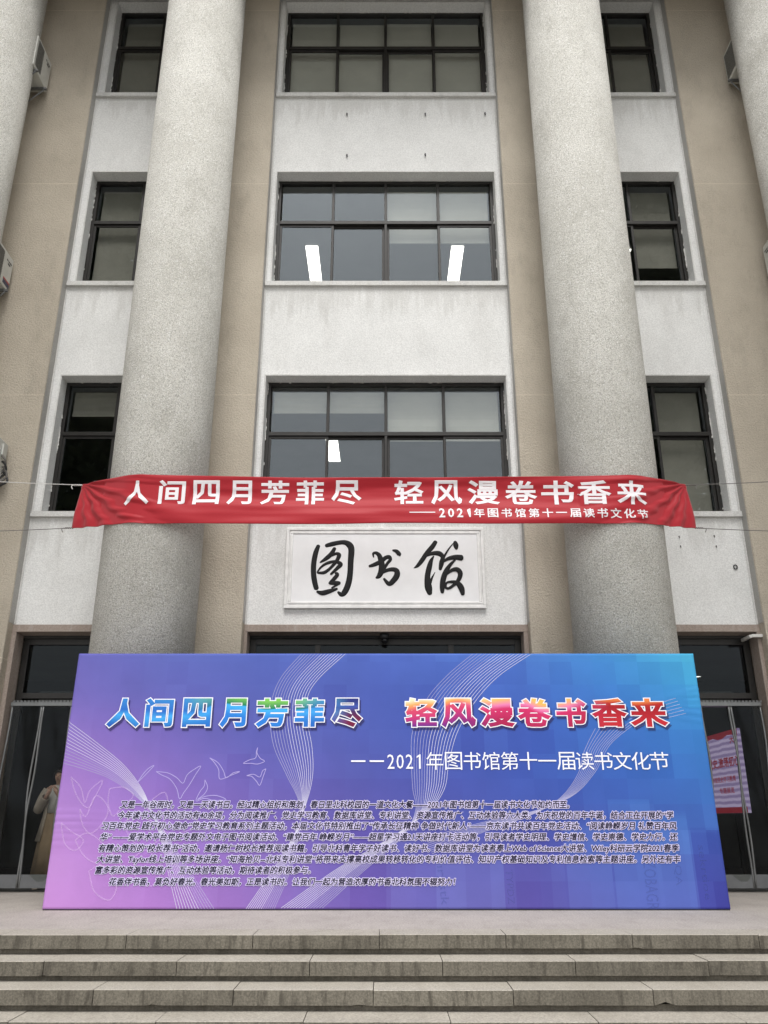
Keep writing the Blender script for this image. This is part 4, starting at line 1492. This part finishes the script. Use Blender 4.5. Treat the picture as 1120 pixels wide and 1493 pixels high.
for i in range(10):
    u0, u1 = i / 10, (i + 1) / 10
    m.poly([scr(u0, 0.93 + 0.02 * math.sin(i * 1.7), 0.002), scr(u1, 0.93 + 0.02 * math.sin((i + 1) * 1.7), 0.002), scr(u1, 1, 0.002), scr(u0, 1, 0.002)])
m.build('colour_band', red, scn)
m = MB()
put_text(m, '百年党史,激荡初心', 0.12, 0.97, 0.56, 0.68, scr, bold=0.03, lift=0.003, ztop=0.001)
put_text(m, '图书馆党史学习教育', 0.30, 0.86, 0.38, 0.45, scr, bold=0.02, lift=0.003, ztop=0.001)
put_text(m, '专题展览', 0.50, 0.80, 0.24, 0.31, scr, bold=0.02, lift=0.003, ztop=0.001)
put_text(m, '大', 0.84, 0.92, 0.84, 0.92, scr, bold=0.03, lift=0.003, ztop=0.001)
m.build('red_lettering', red, scn)
m = MB()
for u in (0.25, 0.75):
    q = scr(u, 0, -0.03)
    m.box(q[0] - 0.03, q[0] + 0.03, q[1] - 0.03, q[1] + 0.03, 0, SZ0 - 0.002)
    m.box(q[0] - 0.25, q[0] + 0.25, q[1] - 0.04, q[1] + 0.04, -0.002, 0.03)
m.build('stand', M['dark'], scn)


# ------------------------------------------------------------------ person behind the left door curtain
def person():
    px_, py_ = -4.64, 12.5
    t_ = thing('person', 'person in beige coat and long brown skirt, hands raised, behind the left door curtain', 'person', (px_, py_, 0))
    V, E_, RAD = [], [], []
    def vtx(p, r, parent=None):
        V.append((px_ + p[0], py_ + p[1], p[2]))
        RAD.append(r)
        i = len(V) - 1
        if parent is not None:
            E_.append((parent, i))
        return i
    H = 1.56 / 1.60
    z = lambda q: q * H
    pel = vtx((0, 0, z(0.90)), 0.125)
    wa = vtx((0, 0.0, z(1.05)), 0.105, pel)
    ch = vtx((0, 0.0, z(1.22)), 0.118, wa)
    up = vtx((0, 0.01, z(1.33)), 0.095, ch)
    nk = vtx((0, 0.005, z(1.39)), 0.045, up)
    n2 = vtx((0, -0.01, z(1.43)), 0.043, nk)
    jaw = vtx((0, -0.035, z(1.465)), 0.058, n2)
    hd = vtx((0, -0.025, z(1.52)), 0.076, jaw)
    tp = vtx((0, -0.01, z(1.565)), 0.058, hd)
    for s in (-1, 1):
        hip = vtx((s * 0.085, 0, z(0.84)), 0.085, pel)
        kn = vtx((s * 0.09, -0.015, z(0.47)), 0.055, hip)
        an = vtx((s * 0.09, 0.01, z(0.09)), 0.036, kn)
        he = vtx((s * 0.092, -0.03, z(0.045)), 0.034, an)
        vtx((s * 0.10, -0.13, z(0.03)), 0.028, he)
        sh = vtx((s * 0.165, 0.01, z(1.305)), 0.058, up)
        el = vtx((s * 0.235, -0.04, z(1.05)), 0.044, sh)
        wr = vtx((s * 0.085, -0.20, z(1.23)), 0.028, el)
        pm = vtx((s * 0.055, -0.215, z(1.285)), 0.026, wr)
        for k in range(4):
            a = vtx((s * (0.064 - 0.015 * k), -0.228 - 0.003 * k, z(1.325 + (0.004, 0.012, 0.010, 0.0)[k])), 0.0085, pm)
            b = vtx((s * (0.050 - 0.015 * k), -0.243, z(1.350 + (0.0, 0.010, 0.008, -0.004)[k])), 0.0075, a)
            vtx((s * (0.036 - 0.013 * k), -0.238, z(1.366 + (-0.004, 0.008, 0.006, -0.01)[k])), 0.007, b)
        th = vtx((s * 0.030, -0.222, z(1.285)), 0.010, pm)
        vtx((s * 0.014, -0.236, z(1.312)), 0.009, th)
    me = bpy.data.meshes.new('body')
    me.from_pydata(V, E_, [])
    o = bpy.data.objects.new('body', me)
    COL.objects.link(o)
    sk = o.modifiers.new('skin', 'SKIN')
    for i, q in enumerate(me.skin_vertices[0].data):
        q.radius = (RAD[i], RAD[i] * 0.92)
        q.use_root = (i == 0)
    ss = o.modifiers.new('subdivision', 'SUBSURF')
    ss.levels = ss.render_levels = 2
    me.materials.append(plain('skin', (0.42, 0.26, 0.20), 0.55, 0, 0.08, 20))
    link(o, t_)
    # face: nose, eyes, mouth, ears
    f = MB()
    f.tube([(px_, py_ - 0.098, z(1.525)), (px_, py_ - 0.116, z(1.497)), (px_, py_ - 0.105, z(1.492))], [0.006, 0.012, 0.008], 8)
    for s in (-1, 1):
        f.tube([(px_ + s * 0.072, py_ - 0.02, z(1.535)), (px_ + s * 0.080, py_ - 0.012, z(1.515)), (px_ + s * 0.071, py_ - 0.018, z(1.49))], [0.006, 0.011, 0.006], 8)
    f.build('nose_and_ears', bpy.data.materials['skin'], o)
    e = MB()
    for s in (-1, 1):
        e.tube([(px_ + s * 0.040, py_ - 0.090, z(1.52)), (px_ + s * 0.028, py_ - 0.098, z(1.522)), (px_ + s * 0.017, py_ - 0.098, z(1.52))], [0.003, 0.006, 0.003], 8)
    e.build('eyes', M['black'], o)
    m = MB()
    m.tube([(px_ - 0.020, py_ - 0.088, z(1.466)), (px_, py_ - 0.096, z(1.468)), (px_ + 0.020, py_ - 0.088, z(1.466))], [0.002, 0.006, 0.002], 8)
    m.build('mouth', plain('lips', (0.30, 0.09, 0.08), 0.5), o)
    # hair drawn back from the face
    h = MB()
    nr, nc = 9, 22
    for i in range(nr + 1):
        th = 0.02 + 1.95 * i / nr
        for k in range(nc):
            a = 2 * math.pi * k / nc
            front = max(0, -math.sin(a))
            tt = th * (1 - 0.52 * front ** 1.5)
            r = 0.089
            h.v.append((px_ + r * 0.95 * math.sin(tt) * math.cos(a), py_ - 0.018 + r * 1.08 * math.sin(tt) * math.sin(a), z(1.52) + r * 1.05 * math.cos(tt)))
    for i in range(nr):
        for k in range(nc):
            k2 = (k + 1) % nc
            h.f.append((i * nc + k, i * nc + k2, (i + 1) * nc + k2, (i + 1) * nc + k))
            h.smooth.append(True)
    hr = h.build('hair', plain('dark_hair', (0.018, 0.014, 0.012), 0.5), t_)
    hr.modifiers.new('thickness', 'SOLIDIFY').thickness = 0.012
    # clothes
    def shell(name, prof, mat, gap=0.0, wob=0.0):
        c = MB()
        seg = 36
        rng = range(seg + 1) if gap else range(seg)
        for zz, rx, ry, oy in prof:
            for k in rng:
                a = (-math.pi / 2 + gap / 2 + (2 * math.pi - gap) * k / seg) if gap else 2 * math.pi * k / seg
                w = 1 + wob * math.sin(a * 9 + zz * 3)
                c.v.append((px_ + rx * w * math.cos(a), py_ + oy + ry * w * math.sin(a), z(zz)))
        n_ = seg + 1 if gap else seg
        for i in range(len(prof) - 1):
            for k in range(seg):
                k2 = k + 1 if gap else (k + 1) % seg
                c.f.append((i * n_ + k, i * n_ + k2, (i + 1) * n_ + k2, (i + 1) * n_ + k))
                c.smooth.append(True)
        q = c.build(name, mat, t_)
        q.modifiers.new('thickness', 'SOLIDIFY').thickness = 0.008
        return q
    shell('skirt', [(1.02, 0.125, 0.115, 0), (0.90, 0.16, 0.14, 0), (0.60, 0.19, 0.17, 0), (0.16, 0.235, 0.21, 0)], plain('brown_skirt_cloth', (0.22, 0.16, 0.105), 0.9, 0, 0.15, 6), 0, 0.05)
    shell('blouse', [(1.385, 0.055, 0.055, 0.0), (1.34, 0.13, 0.095, 0.005), (1.22, 0.135, 0.125, 0), (1.0, 0.13, 0.125, 0)], plain('white_blouse_cloth', (0.42, 0.41, 0.40), 0.85), 0, 0.01)
    coat = plain('beige_coat_cloth', (0.33, 0.285, 0.24), 0.9, 0, 0.1, 8)
    shell('coat', [(1.375, 0.075, 0.07, 0.012), (1.33, 0.175, 0.105, 0.012), (1.2, 0.165, 0.14, 0.01), (0.95, 0.175, 0.155, 0.01), (0.62, 0.235, 0.20, 0.01)], coat, 1.0, 0.015)
    for s in (-1, 1):
        sl = MB()
        P_ = catmull([(px_ + s * 0.15, py_ + 0.01, z(1.315)), (px_ + s * 0.205, py_ - 0.01, z(1.20)), (px_ + s * 0.24, py_ - 0.045, z(1.045)), (px_ + s * 0.17, py_ - 0.12, z(1.12)), (px_ + s * 0.098, py_ - 0.19, z(1.215))], 5)
        sl.tube(P_, [0.072 - 0.016 * i / len(P_) for i in range(len(P_))], 14, cap=False)
        q = sl.build('sleeve', coat, t_)
        q.modifiers.new('thickness', 'SOLIDIFY').thickness = 0.006
    for s in (-1, 1):
        sm_ = MB()
        sm_.hexa([(px_ + s * 0.095 - 0.042, py_ - 0.185, 0.0), (px_ + s * 0.095 + 0.042, py_ - 0.185, 0.0), (px_ + s * 0.095 + 0.038, py_ + 0.05, 0.0), (px_ + s * 0.095 - 0.038, py_ + 0.05, 0.0),
                  (px_ + s * 0.095 - 0.032, py_ - 0.165, 0.055), (px_ + s * 0.095 + 0.032, py_ - 0.165, 0.055), (px_ + s * 0.095 + 0.036, py_ + 0.045, 0.085), (px_ + s * 0.095 - 0.036, py_ + 0.045, 0.085)])
        sm_.build('shoe', plain('pale_shoe', (0.5, 0.42, 0.36), 0.6), t_, 0.015)
person()

# ------------------------------------------------------------------ two tall trees beside the steps, mirrored in the side windows
def tree(label, x, y, height, rad, seed):
    rng = random.Random(seed)
    t_ = thing('broadleaf_tree', label, 'tree', (x, y, -0.75), 'tall trees beside the steps')
    w = MB()
    tips = []
    top = Vector((x + rng.uniform(-0.3, 0.3), y, height * 0.62))
    w.tube(catmull([(x, y, -0.75), (x + 0.08, y, 1.5), (x - 0.1, y + 0.1, height * 0.35), tuple(top)], 5), [0.30 - 0.20 * i / 15 for i in range(16)], 10)
    for k in range(16):
        h = height * (0.36 + 0.036 * k * 0.62 / 0.62 * 0.65)
        a = k * 2.4 + rng.uniform(-0.4, 0.4)
        L = rad * rng.uniform(0.65, 1.0)
        p0 = Vector((x, y, h))
        p2 = p0 + Vector((math.cos(a) * L, math.sin(a) * L, L * rng.uniform(0.5, 1.2)))
        p1 = p0.lerp(p2, 0.5) + Vector((0, 0, 0.3))
        w.tube(catmull([tuple(p0), tuple(p1), tuple(p2)], 5), [0.09 - 0.07 * i / 10 for i in range(11)], 7)
        tips += [p1, p2, p0.lerp(p2, 0.75)]
    w.build('trunk', plain('tree_bark', (0.11, 0.085, 0.065), 0.9, 0, 0.3, 6), t_)
    c = MB()
    cen = Vector((x, y, height * 0.66))
    for i in range(230):
        d = Vector((rng.gauss(0, 1), rng.gauss(0, 1), rng.gauss(0, 1))).normalized() * rng.random() ** 0.4
        tips.append(cen + Vector((d.x * rad, d.y * rad, d.z * height * 0.33)))
    for p in tips:
        n = rng.randint(90, 140)
        sp = rng.uniform(0.35, 0.8)
        for i in range(n):
            q = p + Vector((rng.gauss(0, sp), rng.gauss(0, sp), rng.gauss(0, sp * 0.8)))
            u = Vector((rng.gauss(0, 1), rng.gauss(0, 1), rng.gauss(0, 0.6))).normalized()
            v = u.orthogonal().normalized()
            a, b = rng.uniform(0.11, 0.19), rng.uniform(0.07, 0.11)
            c.poly([q - u * a, q - v * b, q + u * a, q + v * b])
    c.build('crown', plain('spring_leaves', (0.055, 0.072, 0.035), 0.8, 0, 0.4, 0.8), t_, fix=False)
tree('tall leafy tree left of the steps, mirrored dimly in the left windows', -9.4, 2.6, 22.5, 4.0, 11)
tree('tall leafy tree right of the steps, mirrored dimly in the right windows', 9.6, 2.4, 22.5, 4.0, 12)
